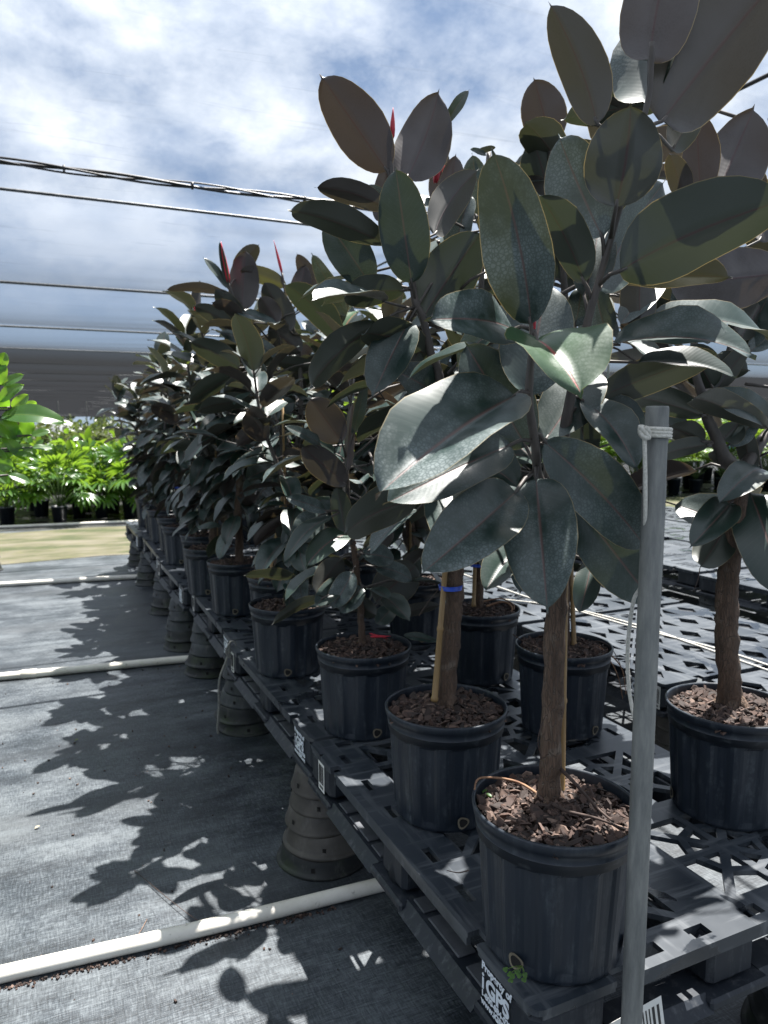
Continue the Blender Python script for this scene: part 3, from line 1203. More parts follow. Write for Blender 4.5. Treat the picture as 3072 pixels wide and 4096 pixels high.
def deck_holes(style):
    h = []
    if style == 'star':
        for x in (.283, .733):
            for y in (.235, .61, .985):
                h += star(x, y, .15)
        for y in (.30, .42, .80, .92):
            h.append([(.47, y), (.546, y), (.508, y + .06)])
            h.append([(.47, y + .085), (.508, y + .02 + .05), (.546, y + .085)][::1]) if False else None
        h = [q for q in h if q]
        for y in (.16, .34, .50, .72, .88, 1.06):
            h.append(rect(.062, y, .022, .062))
            h.append(rect(.954, y, .022, .062))
        for x in (.30, .43, .586, .716):
            h.append(rect(x, .038, .050, .030))
            h.append(rect(x, 1.181, .050, .030))
        for (x, y) in ((.10, .055), (.916, .055), (.10, 1.164), (.916, 1.164)):
            h.append(rect(x, y, .055, .034))
    elif style == 'truss':
        for i in range(5):
            for j in range(6):
                x, y = .13 + i * .19, .13 + j * .192
                if (i + j) % 2:
                    h += [[(x - .07, y - .066), (x + .07, y - .066), (x, y - .012)], [(x - .07, y + .066), (x, y + .012), (x + .07, y + .066)]]
                else:
                    h += [[(x - .074, y), (x, y - .052), (x + .074, y), (x, y + .052)]] if (i * 7 + j) % 3 else star(x, y, .07, 1, .006)
        for y in (.30, .61, .92):
            h.append(rect(.030, y, .018, .05))
            h.append(rect(.986, y, .018, .05))
    else:
        for i in range(4):
            for j in range(3):
                x, y = .17 + i * .225, .22 + j * .39
                for k in range(4):
                    h.append(rect(x, y - .075 + k * .05, .12, .016))
        for x in (.25, .75):
            h.append(rect(x, .41, .16, .018))
            h.append(rect(x, .80, .16, .018))
    return h


def text_mesh(lines):
    """lines of printed lettering, joined: (string, size, x, y, heavy)"""
    mb = MB()
    for (s_, size, x, y, heavy) in lines:
        cu = bpy.data.curves.new('lettering', 'FONT')
        cu.body = s_
        cu.size = size
        cu.offset = size * (.035 if heavy else .012)
        cu.extrude = .0004
        o = bpy.data.objects.new('lettering', cu)
        COL.objects.link(o)
        dg = bpy.context.evaluated_depsgraph_get()
        me = bpy.data.meshes.new_from_object(o.evaluated_get(dg))
        mb.add([(v.co.x + x, v.co.y + y, v.co.z) for v in me.vertices], [tuple(p.vertices) for p in me.polygons], False)
        bpy.data.objects.remove(o)
        bpy.data.curves.remove(cu)
        bpy.data.meshes.remove(me)
    return mb.mesh('printed_mark', M['white_ink'])


MARK_ME = text_mesh([('Property of', .0215, 0, .071, True), ('i', .050, .0, .030, False), ('GPS', .046, .016, .030, True), ('1-800-884-0225', .0170, 0, .014, True), ('www.iGPS.net', .0185, 0, -.003, True)])


def barcode_meshes(w, h, seed):
    g = np.random.default_rng(seed)
    a, b = MB(), MB()
    a.box((0, 0, 0), (w, h, .0006))
    x = -w * .40
    while x < w * .40:
        bw = w * (.012 + .035 * g.random())
        b.box((x + bw / 2, h * .04, .0006), (bw, h * .62, .0004))
        x += bw + w * (.015 + .03 * g.random())
    for k in range(9):
        b.box((-w * .3 + k * w * .075, -h * .38, .0006), (w * .045, h * .09, .0004))
    return a.mesh('barcode_label', M['paper']), b.mesh('barcode', M['ink'])


LAB_ME, BAR_ME = barcode_meshes(.052, .098, 3)


def pallet_meshes(style):
    d = MB()
    vs, fs = curve_plate(PW, PL, deck_holes(style), .012)
    d.add(vs, fs, False)
    for x in (.008, PW - .008):                       # rim skirt, broken at the notches
        d.box((x, PL / 2, -.023), (.012, PL - .47, .020))
        for y in (.106, PL - .106):
            d.box((x, y, -.0175), (.012, .168, .0095))
    for y in (.008, PL - .008):
        d.box((PW / 2, y, -.023), (PW - .476, .012, .020))
        for x in (.101, PW - .101):
            d.box((x, y, -.0175), (.165, .012, .0095))
    if style != 'slots':
        for x in (.145, .421, .595, .871):
            d.box((x, PL / 2, -.023), (.008, PL - .06, .020))
        for y in (.06, .41, .80, 1.16):
            d.box((PW / 2, y, -.0225), (PW - .06, .008, .019))
    fr = MB()
    e = .004
    for (x, y) in ((.088, .094), (PW - .088, .094), (.088, PL - .094), (PW - .088, PL - .094)):   # corner feet
        fr.box((x, y, -.0655), (.168, .18, .105), bevel=.016)
    for (x, y) in ((.075, PL / 2), (PW - .075, PL / 2), (PW / 2, .085), (PW / 2, PL - .085), (PW / 2, PL / 2)):
        fr.lathe([(-.014, 0), (-.014, .058), (-.016, .062), (-.115, .068), (-.117, 0)][::-1], 28, (x, y, 0))
        sx, sy = (.10, .20) if abs(y - PL / 2) < .1 and abs(x - PW / 2) > .1 else (.2, .1)
        if not (abs(x - PW / 2) < .1 and abs(y - PL / 2) < .1):
            ox = -.022 if x < .2 else (.022 if x > .8 else 0)
            oy = -.03 if y < .2 else (.03 if y > 1.0 else 0)
            fr.box((x + ox, y + oy, -.066), (.085 if sx < sy else .13, .13 if sx < sy else .085, .104), bevel=.012)

    def runner(p0, p1, out):
        """sloped-sided bottom runner from p0 to p1; out = unit vector outwards"""
        p0, p1, out = np.array(p0, float), np.array(p1, float), np.array(out, float)
        sec = [(-.075, -.116), (-.012, -.116), (.014, -.1425), (-.078, -.1425)]
        vs = []
        for p in (p0, p1):
            for (o_, z) in sec:
                vs.append((p[0] + out[0] * o_, p[1] + out[1] * o_, z))
        fs = [(0, 1, 5, 4), (1, 2, 6, 5), (2, 3, 7, 6), (3, 0, 4, 7), (3, 2, 1, 0), (4, 5, 6, 7)]
        fr.add(vs, fs, False)
    for (a, b) in ((.19, .525), (.695, 1.03)):
        runner((0, a), (0, b), (-1, 0))
        runner((PW, a), (PW, b), (1, 0))
    for (a, b) in ((.19, .43), (.585, .825)):
        runner((a, 0), (b, 0), (0, -1))
        runner((a, PL), (b, PL), (0, 1))
    for (x, y) in ((.088, .094), (PW - .088, .094), (.088, PL - .094), (PW - .088, PL - .094)):
        fr.box((x, y, -.1305), (.19, .20, .0245), bevel=.006)
    for y in (PL / 2,):
        for x in (.06, PW - .06):
            fr.box((x, y, -.1306), (.145, .186, .0242), bevel=.006)
        fr.box((PW / 2, y, -.1307), (PW - .27, .13, .0238), bevel=.004)
    for y in (.06, PL - .06):
        fr.box((PW / 2, y, -.1306), (.17, .145, .0242), bevel=.006)
    fr.box((PW / 2, PL * .27, -.1308), (.12, .36, .0236), bevel=.004)
    fr.box((PW / 2, PL * .73, -.1308), (.12, .36, .0236), bevel=.004)
    for x in (.045, PW - .045):
        for (a, b) in ((.205, .27), (.30, .44), (.46, .515), (.71, .77), (.79, .93), (.95, 1.015)):
            fr.box((x, (a + b) / 2, -.1135), (.045, b - a, .006), bevel=.002, mi=1)
    return d.mesh('deck', M['deck']), fr.mesh('base_frame', [M['frame'], M['pad']])


def make_pallet(name, style, loc, rz, label, group):
    root = empty(name, loc, rz, label, 'pallet', group)
    dk, fr = pallet_meshes(style)
    link('deck', dk, root)
    link('base_frame', fr, root)
    if style != 'slots':
        X_, Y_, Z_ = Vector((0, -1, 0)), Vector((0, 0, 1)), Vector((-1, 0, 0))
        rot = Matrix((X_, Y_, Z_)).transposed().to_euler()
        m = link('printed_mark', MARK_ME, root, (-.0005, .172, -.105))
        m.rotation_euler = rot
        lb = link('barcode_label', LAB_ME, root, (.0025, PL - .105, -.066))
        lb.rotation_euler = rot
        link('barcode', BAR_ME, lb)
    return root


RANK = {'a': [.955, 2.195, 3.435, 4.675, 5.915, 7.155], 'b': [1.14, 2.20, 3.26, 4.32, 5.38, 6.44, 7.50]}
ORD = ['nearest', 'second', 'third', 'fourth', 'fifth', 'sixth', 'seventh']
G_P = 'black plastic pallets carrying the plants'
protoA = None
for i, y in enumerate(RANK['a']):
    lab = ['black pallet under the nearest two aisle pots, white lettering on its corner', 'second black pallet from the front, white rope scraps none, barcode sticker at its far corner', 'third black pallet along the aisle, under the pots past the pale rope tie', 'fourth black pallet along the aisle from the front', 'fifth black pallet along the aisle from the front', 'last black pallet at the far end of the aisle row, by the sandy path'][i]
    if i == 1:
        lab = 'second black pallet from the front along the aisle, grey-blue in full shade'
    loc = (.727 + [0, .012, .03, .01, .025, .0][i], y, DECK)
    if i == 0:
        protoA = make_pallet('plastic_pallet', 'star', loc, 0, lab, G_P)
    else:
        dup(protoA, loc, R([0, .4, -.7, .5, -.4, .3][i]), lab, G_P)
# front sticker on the nearest pallet
lb = link('barcode_label', bpy.data.meshes.new('tmp'), protoA, (.235, -.0035, -.118))
a_, b_ = barcode_meshes(.135, .085, 9)
lb.data = a_
lb.rotation_euler = (R(84), R(-6), 0)
link('barcode', b_, lb)
sw = MB()
sw.tube([(-.055 + .03 * math.cos(R(40 + 22 * k)), .006 + .024 * math.sin(R(40 + 22 * k)), .0006) for k in range(9)], [.0005, .002, .004, .0055, .006, .0055, .004, .002, .0005], 6)
link('label_emblem', sw.mesh('label_emblem', M['ink']), lb)

protoB = None
ZB = .435
for i, y in enumerate(RANK['b']):
    lab = 'empty grey-lit pallet, %s from the front in the middle row under the white cords' % ORD[i]
    # turned a quarter: its long side lies across
    loc = (2.285 + PL, y, ZB)
    if i == 0:
        protoB = make_pallet('plastic_pallet', 'truss', loc, R(90), 'empty wet pallet nearest the camera in the middle row, behind the right-hand pot', 'empty pallets of the middle row')
        for ch in list(protoB.children):
            if ch.name.startswith(('printed', 'barcode')):
                for c2 in list(ch.children):
                    bpy.data.objects.remove(c2)
                bpy.data.objects.remove(ch)
        rot = Matrix((Vector((1, 0, 0)), Vector((0, 0, 1)), Vector((0, -1, 0)))).transposed()
        # lettering on the short side that faces the aisle (local +y after the quarter turn)
        rot = Matrix((Vector((-1, 0, 0)), Vector((0, 0, 1)), Vector((0, 1, 0)))).transposed().to_euler()
        m = link('printed_mark', MARK_ME, protoB, (.20, PL + .0005, -.105))
        m.rotation_euler = rot
        l2 = link('barcode_label', LAB_ME, protoB, (.045, PL - .0015, -.066))
        l2.rotation_euler = rot
        link('barcode', BAR_ME, l2)
    else:
        dup(protoB, loc, R(90 + [0, .3, -.4, .5, -.2, .2, 0][i]), lab, 'empty pallets of the middle row')
protoC = None
for i, y in enumerate([2.55, 3.80, 5.05, 6.3]):
    lab = 'slotted empty pallet, %s from the front beyond the middle row' % ORD[i]
    loc = (4.2 + .02 * i, y, .45 + [.0, .012, -.01, .005][i])
    if protoC is None:
        protoC = make_pallet('plastic_pallet', 'slots', loc, 0, lab, 'slotted empty pallets')
    else:
        dup(protoC, loc, R([0, -.8, .6, -.3][i]), lab, 'slotted empty pallets')
for i, (x, y) in enumerate([(5.3, 2.9), (5.32, 4.15), (5.3, 5.4), (5.34, 6.65), (6.42, 4.0), (6.4, 5.25), (6.42, 6.5)]):
    dup(protoC if i < 4 else protoA, (x, y, .46), R([.4, -.6, .3, 0, -.5, .5, .2][i]), 'empty far right pallet, %s' % ('behind the slotted ones' if i < 4 else 'last row before the sandy path'), 'empty pallets far right')

# ------------------------------------------------------------------ upturned pots that carry the pallets
def up_mesh(Rr, h, m, seed):
    g = np.random.default_rng(seed)
    mb = MB()
    seg = 44
    ph = g.random() * 6
    e = .012 if Rr > .13 else .003
    prof = [(.000, Rr - .004), (.000, Rr + e), (.005, Rr + e + .002), (.011, Rr + e + .001), (.0135, Rr + .002 + e * .2), (.019, Rr + .0005), (h * .6, Rr - .006), (h - .006, Rr - .011), (h, Rr - .016), (h, 0)]
    vs, fs = [], []
    for (z, r_) in prof:
        for k in range(seg):
            a = 2 * math.pi * k / seg
            w = 1 + .012 * math.sin(2 * a + ph) + .006 * math.sin(5 * a + ph * 2) * (1 if z < .02 else .4)
            vs.append((r_ * w * math.cos(a), r_ * w * math.sin(a), z + (.003 * math.sin(3 * a + ph) if z < .02 and z > 0 else 0)))
    for i in range(len(prof) - 1):
        for k in range(seg):
            j = (k + 1) % seg
            fs.append((i * seg + k, i * seg + j, (i + 1) * seg + j, (i + 1) * seg + k))
    mb.add(vs, fs, True)
    for k in range(4):                                   # old drain slots
        a = ph + k * 1.57 + g.normal(0, .1)
        rr = Rr * 1.004 - .0015
        q = [((rr + .0012) * math.cos(a + da), (rr + .0012) * math.sin(a + da), z) for da, z in ((-.045, .024), (.045, .024), (.045, .040), (-.045, .040))]
        mb.add(q, [(0, 1, 2, 3)], False, mi=1)
    return mb.mesh('upturned_pot', [m, M['black']])


LAYERS = [(0.0, .148, .066), (.060, .137, .074), (.130, .127, .070), (.196, .117, .072), (.263, .108, .075)]
UP = {}
for tone, ms in (('brown', ['up_black', 'up_brown', 'up_brown', 'up_brown', 'up_brown']), ('grey', ['up_black', 'up_black', 'up_grey', 'up_grey', 'up_grey'])):
    UP[tone] = [up_mesh(r_, h, M[ms[i]], 5 + i + (20 if tone == 'grey' else 0)) for i, (z, r_, h) in enumerate(LAYERS)]
LAYW = ['bottom', 'second lowest', 'middle', 'second highest', 'top']


def pot_stack(x, y, tone, where, top=.338, jit=True):
    k = top / .338
    for i, (z, r_, h) in enumerate(LAYERS):
        o = link('upturned_pot', UP[tone][i], None, (x + (rng.normal(0, .006) if jit else 0), y + (rng.normal(0, .006) if jit else 0), z * k))
        o.scale = (1, 1, k)
        o.rotation_euler = (rng.normal(0, .012), rng.normal(0, .012), rng.random() * 6)
        adj = {'brown': 'dusty brown', 'grey': 'dusty grey'}[tone] if i > (0 if tone == 'brown' else 1) else 'mossy black'
        tag(o, '%s upturned pot, %s of the stack %s' % (adj, LAYW[i], where), 'pot', 'upturned pots stacked as pallet legs')


AW = [(.83, 1.05, 'brown', 'under the nearest lettered corner'), (.820, 2.305, 'brown', 'by the cream pipe'),
      (.85, 3.53, 'grey', 'with the pale cord'), (.845, 4.44, 'grey', 'fourth along the aisle'),
      (.81, 5.05, 'grey', 'fifth along the aisle'), (.84, 6.08, 'grey', 'sixth along the aisle'),
      (.855, 7.26, 'grey', 'seventh along the aisle'), (.88, 8.36, 'grey', 'nearest the sandy path')]
for a in AW:
    pot_stack(*a)
for i, y in enumerate([1.05, 2.25, 3.46, 4.72, 5.95]):
    pot_stack(1.64, y, 'grey', '%s on inner side' % ORD[i])
for i, y in enumerate([2.21, 3.27, 4.33, 5.39]):
    pot_stack(2.42, y, 'brown', '%s under the near middle edge' % ORD[i], .293)
for i, y in enumerate([2.21, 3.27, 4.33]):
    pot_stack(3.38, y, 'grey', '%s under the far middle edge' % ORD[i], .293)
for i, y in enumerate([2.65, 3.72, 4.95, 6.2]):
    pot_stack(4.34, y, 'grey', '%s under the slotted pallets' % ORD[i], .308)
pot_stack(-.665, 8.65, 'grey', 'across the aisle')
dup(protoA, (-1.57, 7.52, DECK), 0, 'pallet across the aisle at the far left edge of the view', G_P)
dup(protoA, (-1.57, 2.30, DECK), 0, 'pallet across the aisle under the bright green ficus', G_P)
dup(protoA, (-1.57, 3.54, DECK), R(.4), 'pallet across the aisle under the second green ficus', G_P)
for i, y in enumerate([2.42, 3.53, 4.66]):
    pot_stack(-.70, y, 'grey', '%s under the ficus' % ORD[i])
    pot_stack(-1.42, y, 'brown', '%s left of the ficus' % ORD[i])

# ------------------------------------------------------------------ pipes on the ground, litter
PIPES = [((-.62, 2.122), (1.3, 2.0)), ((-.9, 4.856), (1.0, 4.637)), ((-1.6, 7.83), (1.2, 7.48)), ((-4.0, 12.45), (3.0, 11.95))]
PLAB = ['cream PVC pipe across the aisle nearest the camera, soil along its side', 'white PVC pipe with a coupling, second across the aisle', 'white PVC pipe third across the aisle, before the sandy path', 'white PVC pipe beyond the sandy path at the foot of the fan palms']
for i, (a, b) in enumerate(PIPES):
    r_ = .0235 if i else .0225
    a, b = np.array([a[0], a[1], r_ + .001]), np.array([b[0], b[1], r_ + .001])
    root = empty('pvc_pipe', (0, 0, 0), 0, PLAB[i], 'pipe', 'irrigation pipes across the aisle')
    mb = MB()
    mb.tube([a + (b - a) * f + np.array([0, .004 * math.sin(f * 9 + i), 0]) for f in np.linspace(0, 1, 24)], r_, 20)
    mb.build('pipe', M['pvc'], root)
    if i == 1:
        c = onz(62, 1462, r_)
        c[1] = a[1] + (b[1] - a[1]) * (c[0] - a[0]) / (b[0] - a[0])
        d = nrm(b - a)
        mb = MB()
        mb.tube([c - d * .045, c - d * .042, c + d * .042, c + d * .045], [r_ + .001, r_ + .005, r_ + .005, r_ + .001], 20)
        mb.build('coupling', M['pvc'], root)

g = np.random.default_rng(21)
deb = MB()
pa, pb = np.array([-.62, 2.122]), np.array([.75, 2.035])
for i in range(900):
    f = g.random()
    dens = .5 + .5 * math.sin(f * 23) * math.sin(f * 7 + 1)
    if g.random() > .25 + .75 * dens:
        continue
    p = pa + (pb - pa) * f
    y = p[1] - .022 - abs(g.normal(0, .012)) * (1.6 if g.random() < .12 else .7)
    s_ = .0012 + .0035 * g.random() ** 2.2
    rot = Matrix.Rotation(g.random() * 6, 3, 'Z') @ Matrix.Rotation(g.random() * 6, 3, 'X')
    deb.box((p[0], y, s_ * .6 + .001), (s_ * 2, s_ * 1.6, s_ * 1.2), rot=rot, col=(0, 0, float(g.random() ** 2), 0))
for i in range(150):
    x, y = g.uniform(-.6, .75), g.uniform(1.3, 5)
    s_ = .0015 + .003 * g.random() ** 2
    rot = Matrix.Rotation(g.random() * 6, 3, 'Z') @ Matrix.Rotation(g.random() * 6, 3, 'X')
    deb.box((x, y, s_ * .6 + .001), (s_ * 2.2, s_ * 1.6, s_), rot=rot, col=(0, 0, float(g.random()), 0))
tag(deb.build('soil_crumbs', M['chips'], attr='leaf'), 'loose soil crumbs along the cream pipe and on the weed mat', 'soil', kind='stuff')
twigs = [((290, 1880), (430, 1990), (520, 2010)), ((40, 2105), (75, 2080), (90, 2062)), ((245, 2065), (290, 2030), (318, 1985)), ((345, 2050), (380, 2022), (418, 1990))]
for q in twigs:
    tw = MB()
    pts = smooth_pts([onz(x, y, .004 + .012 * (k == 1)) for k, (x, y) in enumerate(q)], 6)
    tw.tube(pts, [.0012 * (1 - .5 * i / len(pts)) for i in range(len(pts))], 5)
    tag(tw.build('dry_twig', M['root'] if q[0][0] < 290 else M['darkroot'], origin=tuple(pts[0])), ['long thin dark twig lying on the shaded weed mat', 'short dry twig at the left end of the cream pipe', 'dry twig leaning over the middle of the cream pipe', 'dry twig beside the right part of the cream pipe'][twigs.index(q)], 'twig')
for (x, y, c_, lab) in [(162, 1600, (.10, .14, .03), 'small yellow green leaf scrap on the sunlit weed mat'), (75, 1790, (.30, .26, .18), 'pale straw chip on the weed mat by the cream pipe'), (146, 2074, (.16, .05, .04), 'reddish leaf scrap near the bottom left')]:
    lf = MB()
    c = onz(x, y, .004)
    add_leaf(lf, c, c + np.array([.018, .008, .003]), (0, 0, 1), .006, .3, .1, 0, 0, .5, .5, False)
    m_ = simple('leaf_scrap', c_, tuple(q * 1.4 for q in c_), 60, .7)
    tag(lf.build('leaf_scrap', m_, origin=tuple(c)), lab, 'leaf')

# ------------------------------------------------------------------ galvanised post, rope, cord, guy wire
def pipe_post(name, x, y, top, r_, label, lean=(0, 0), cat='post', group=None):
    mb = MB()
    seg = 32
    zs = [0, .02, top * .35, top * .7, top - .003, top]
    rr = [r_, r_, r_, r_, r_, r_ - .0012]
    vs, fs = [], []
    for z, r1 in zip(zs, rr):
        for k in range(seg):
            a = 2 * math.pi * k / seg
            vs.append((lean[0] * z / top + r1 * math.cos(a), lean[1] * z / top + r1 * math.sin(a), z))
    o0 = len(vs)
    for z in (top, top - .06):
        for k in range(seg):
            a = 2 * math.pi * k / seg
            vs.append((lean[0] * z / top + (r_ - .003) * math.cos(a), lean[1] * z / top + (r_ - .003) * math.sin(a), z))
    n = len(zs)
    for i in range(n - 1):
        for k in range(seg):
            j = (k + 1) % seg
            fs.append((i * seg + k, i * seg + j, (i + 1) * seg + j, (i + 1) * seg + k))
    for k in range(seg):
        j = (k + 1) % seg
        fs.append(((n - 1) * seg + k, (n - 1) * seg + j, n * seg + j, n * seg + k))
        fs.append((n * seg + k, n * seg + j, (n + 1) * seg + j, (n + 1) * seg + k))
    mb.add(vs, fs, True)
    o = mb.build(name, M['post'], None, (x, y, 0))
    return tag(o, label, cat, group)


PX, PY = .8965, .90
PT = at(1420, 877, PY)
pipe_post('steel_post', PX, PY, float(PT[2]), .0182, 'galvanised grey steel post in front of the nearest pots, white rope near its top', lean=(float(PT[0]) - PX, .0))
rp = empty('rope_tie', (float(PT[0]), PY, 1.40), 0, 'white braided rope wound around the top of the steel post', 'rope')


def rope_pts_post(z0, z1, turns, rad):
    out = []
    for k in range(int(turns * 22) + 1):
        a = 2 * math.pi * k / 22
        f = k / (turns * 22)
        out.append(np.array([rad * math.cos(a), rad * math.sin(a), z0 + (z1 - z0) * f - 1.40]))
    return out


zr = float(at(1420, 935, PY)[2])
mb = MB()
mb.tube(rope_pts_post(zr + .010, zr - .006, 3, .0218), .0034, 8)
mb.build('wrap', M['rope'], rp)
mb = MB()
kq = at(1392, 934, PY - .01) - np.array([float(PT[0]), PY, 1.40])
for k in range(3):
    a = k * 2.1
    ring = [kq + np.array([.008 * math.cos(t + a), .006 * math.sin(t * 1.0 + a), .009 * math.sin(t + k)]) for t in np.linspace(0, 5.6, 14)]
    mb.tube(ring, .0036, 8)
mb.build('knot', M['rope'], rp)
cd = MB()
pts = smooth_pts([at(1392, 938, PY - .012), at(1394, 1100, PY - .005), at(1388, 1250, PY + .03), at(1368, 1300, PY + .05), at(1356, 1400, PY + .06), at(1359, 1490, PY + .06), at(1372, 1560, PY + .04), at(1376, 1585, PY + .03)], 8)
cd.tube(pts, .0034, 8)
tag(cd.build('hanging_cord', M['rope'], origin=tuple(pts[0])), 'white cord hanging down beside the steel post', 'cord')

# far posts of the shade house
for i, (x, y, lab) in enumerate([(4.02, 3.95, 'grey roof post standing between the empty pallets on the right'), (4.2, 14.2, 'far grey roof post behind the rubber plants'), (-4.2, 22.2, 'far left grey roof post in the fan palms'),
                                 (-1.9, 34.2, 'distant roof post above the left bushes'), (2.1, 46.2, 'distant roof post near the bright gap'), (.6, 46.2, 'distant roof post left of the bright gap'), (12.5, 14.2, 'far grey roof post in the right-hand palms'), (13.5, 26.2, 'distant roof post at the far right')]):
    pipe_post('roof_post', x, y, ROOF - .03, .022 if i == 0 else .03, lab, group='posts of the shade house')

# white cords lying across the middle row of pallets
for q, lab in (([(1000, 1240), (1140, 1290), (1250, 1320), (1382, 1358), (1562, 1405), (1720, 1458)], 'upper white cord stretched across the empty middle pallets'), ([(1090, 1295), (1225, 1312), (1382, 1352), (1500, 1392), (1659, 1448), (1730, 1475)], 'lower white cord stretched across the empty middle pallets')):
    mb = MB()
    pts = smooth_pts([onz(x, y, ZB + .006) for x, y in q], 8)
    mb.tube(pts, .0042, 6)
    tag(mb.build('white_cord', M['rope'], origin=tuple(pts[0])), lab, 'cord')
mb = MB()
w0, w1 = at(1508, 964, 1.62), at(1760, 959, 1.66)
mb.tube([w0, (w0 + w1) / 2 - np.array([0, 0, .003]), w1], .0032, 6)
tag(mb.build('support_wire', M['wire'], origin=tuple(w0)), 'taut grey wire behind the steel post holding the right-hand trunk', 'wire')
mb = MB()
w0, w1 = at(700, 955, 3.3), at(900, 957, 3.2)
mb.tube([w0, w1], .0035, 6)
tag(mb.build('support_wire', M['wire'], origin=tuple(w0)), 'short stretch of grey wire seen between rubber plants in mid row', 'wire')
for (x, y, Y, lab) in ((1566, 965, 1.63, 'dark green tie on the wire at the right-hand trunk'), (730, 935, 2.9, 'green tie around a trunk in the mid row')):
    mb = MB()
    c = at(x, y, Y)
    mb.tube([c + np.array([.016 * math.cos(a), .010 * math.sin(a), .006 * math.sin(3 * a)]) for a in np.linspace(0, 5.8, 14)], .0028, 6)
    mb.tube([c + np.array([.01, 0, 0]), c + np.array([.03, .004, .008]), c + np.array([.04, .002, -.006])], .002, 5)
    tag(mb.build('green_tie', M['greentie'], origin=tuple(c)), lab, 'tie')
# pale cord around the pallet joint
cdp = [(498, 1385), (494, 1410), (487, 1432), (474, 1470), (473, 1530), (470, 1570), (472, 1585)]
mb = MB()
pts = smooth_pts([at(x, y, 3.34 - .004 * i) for i, (x, y) in enumerate(cdp)], 6)
mb.tube(pts, .0055, 7)
mb.tube(smooth_pts([at(x, y, 3.335) for x, y in [(487, 1400), (500, 1420), (510, 1395), (500, 1385), (488, 1410), (505, 1425)]], 5), .005, 6)
tag(mb.build('pale_cord', M['oldrope'], origin=tuple(pts[0])), 'pale cord tied at the pallet joint and hanging over a stack of upturned pots', 'cord')

# ------------------------------------------------------------------ rubber plants surveyed leaf by leaf
G_R = 'potted burgundy rubber plants'


def hero(label, potxy, Y0, trunk, trad, stems, leaves, buds, stakes=(), roots=(), holes=((-1.9,), (.55,)), potz=0.0, extra=None, KR=.955):
    """trunk / stems: lists of (x, y, Y) bearings with radii; leaves: surveyed specs"""
    trunk = [(x, y, Y * KR) for x, y, Y in trunk]
    stems = [([(x, y, Y * KR) for x, y, Y in p], r_) for p, r_ in stems]
    buds = [((a[0], a[1], a[2] * KR), (b[0], b[1], b[2] * KR), r_) for a, b, r_ in buds]
    stakes = [((a[0], a[1], a[2] * KR), (b[0], b[1], b[2] * KR), r_, mt, [(q[0], q[1], q[2] * KR, q[3]) for q in tie]) for a, b, r_, mt, tie in stakes]
    roots = [([(x, y, Y * KR) for x, y, Y in p], r_, mt) for p, r_, mt in roots]
    Y0 = Y0 * KR
    origin = np.array([potxy[0], potxy[1], DECK + potz])
    root = empty('rubber_plant', origin, 0, label, 'potted plant', G_R)
    g = np.random.default_rng(int(potxy[1] * 100))
    pot_parts(root, int(potxy[1] * 10), holes)
    w = MB()
    tp = [at(*q) for q in trunk]
    tp[0] = np.array([tp[0][0], tp[0][1], origin[2] + .255])
    tps = smooth_pts(tp, 4)
    tr = np.interp(np.linspace(0, 1, len(tps)), np.linspace(0, 1, len(trad)), trad)
    trunk_tube(w, tps, list(tr), 18, g)
    for k in range(5):                                  # root flare
        a = g.random() * 6.28
        r0 = trad[0]
        w.tube([tp[0] + np.array([math.cos(a) * r0 * .5, math.sin(a) * r0 * .5, .045]), tp[0] + np.array([math.cos(a) * r0 * 1.2, math.sin(a) * r0 * 1.2, .020]), tp[0] + np.array([math.cos(a) * r0 * 2.3, math.sin(a) * r0 * 2.3, .006])], [r0 * .4, r0 * .33, r0 * .15], 8)
    w.build('trunk', M['bark'], root, origin=origin)
    sm, fo = MB(), MB()
    lines = [tps]
    for (pts, rad) in stems:
        P = smooth_pts([at(*q) for q in pts], 6)
        rr = np.interp(np.linspace(0, 1, len(P)), np.linspace(0, 1, len(rad)), rad)
        rr = [r_ * (1 + (.10 if (i % 5 == 0) else 0)) for i, r_ in enumerate(rr)]
        sm.tube(P, rr, 10)
        lines.append(P)
    for sp in leaves:
        px_leaf(fo, sm, sp, Y0, lines)
    if extra:
        extra(fo, sm, origin, g)
    for (a, b, r_) in buds:
        rd = MB()
        bud(rd, at(*a), at(*b), r_)
        rd.build('leaf_bud', M['red'], root, origin=origin)
    if sm.v:
        sm.build('branches', M['stem'], root, origin=origin)
    fo.build('foliage', M['rubber'], root, origin=origin, attr='leaf')
    for (a, b, r_, mt, tie) in stakes:
        p0, p1 = at(*a), at(*b)
        so = stake_mb(p0, p1, r_, g).build('bamboo_stake' if mt == 'bamboo' else 'wooden_stake', M[mt], root, origin=origin)
        for (tx, ty, tY, tr_) in tie:
            mb = MB()
            c = at(tx, ty, tY)
            mb.lathe([(-.006, tr_), (.006, tr_ + .001), (.006, tr_ - .002), (-.006, tr_ - .002), (-.006, tr_)], 20, tuple(c))
            mb.build('tape_tie', M['blue'], so, origin=origin)
    for (pts, r_, mt) in roots:
        mb = MB()
        P = smooth_pts([at(*q) for q in pts], 6)
        mb.tube(P, [r_ * (1 - .5 * i / len(P)) for i in range(len(P))], 6)
        mb.build('aerial_root', M[mt], root, origin=origin)
    return root


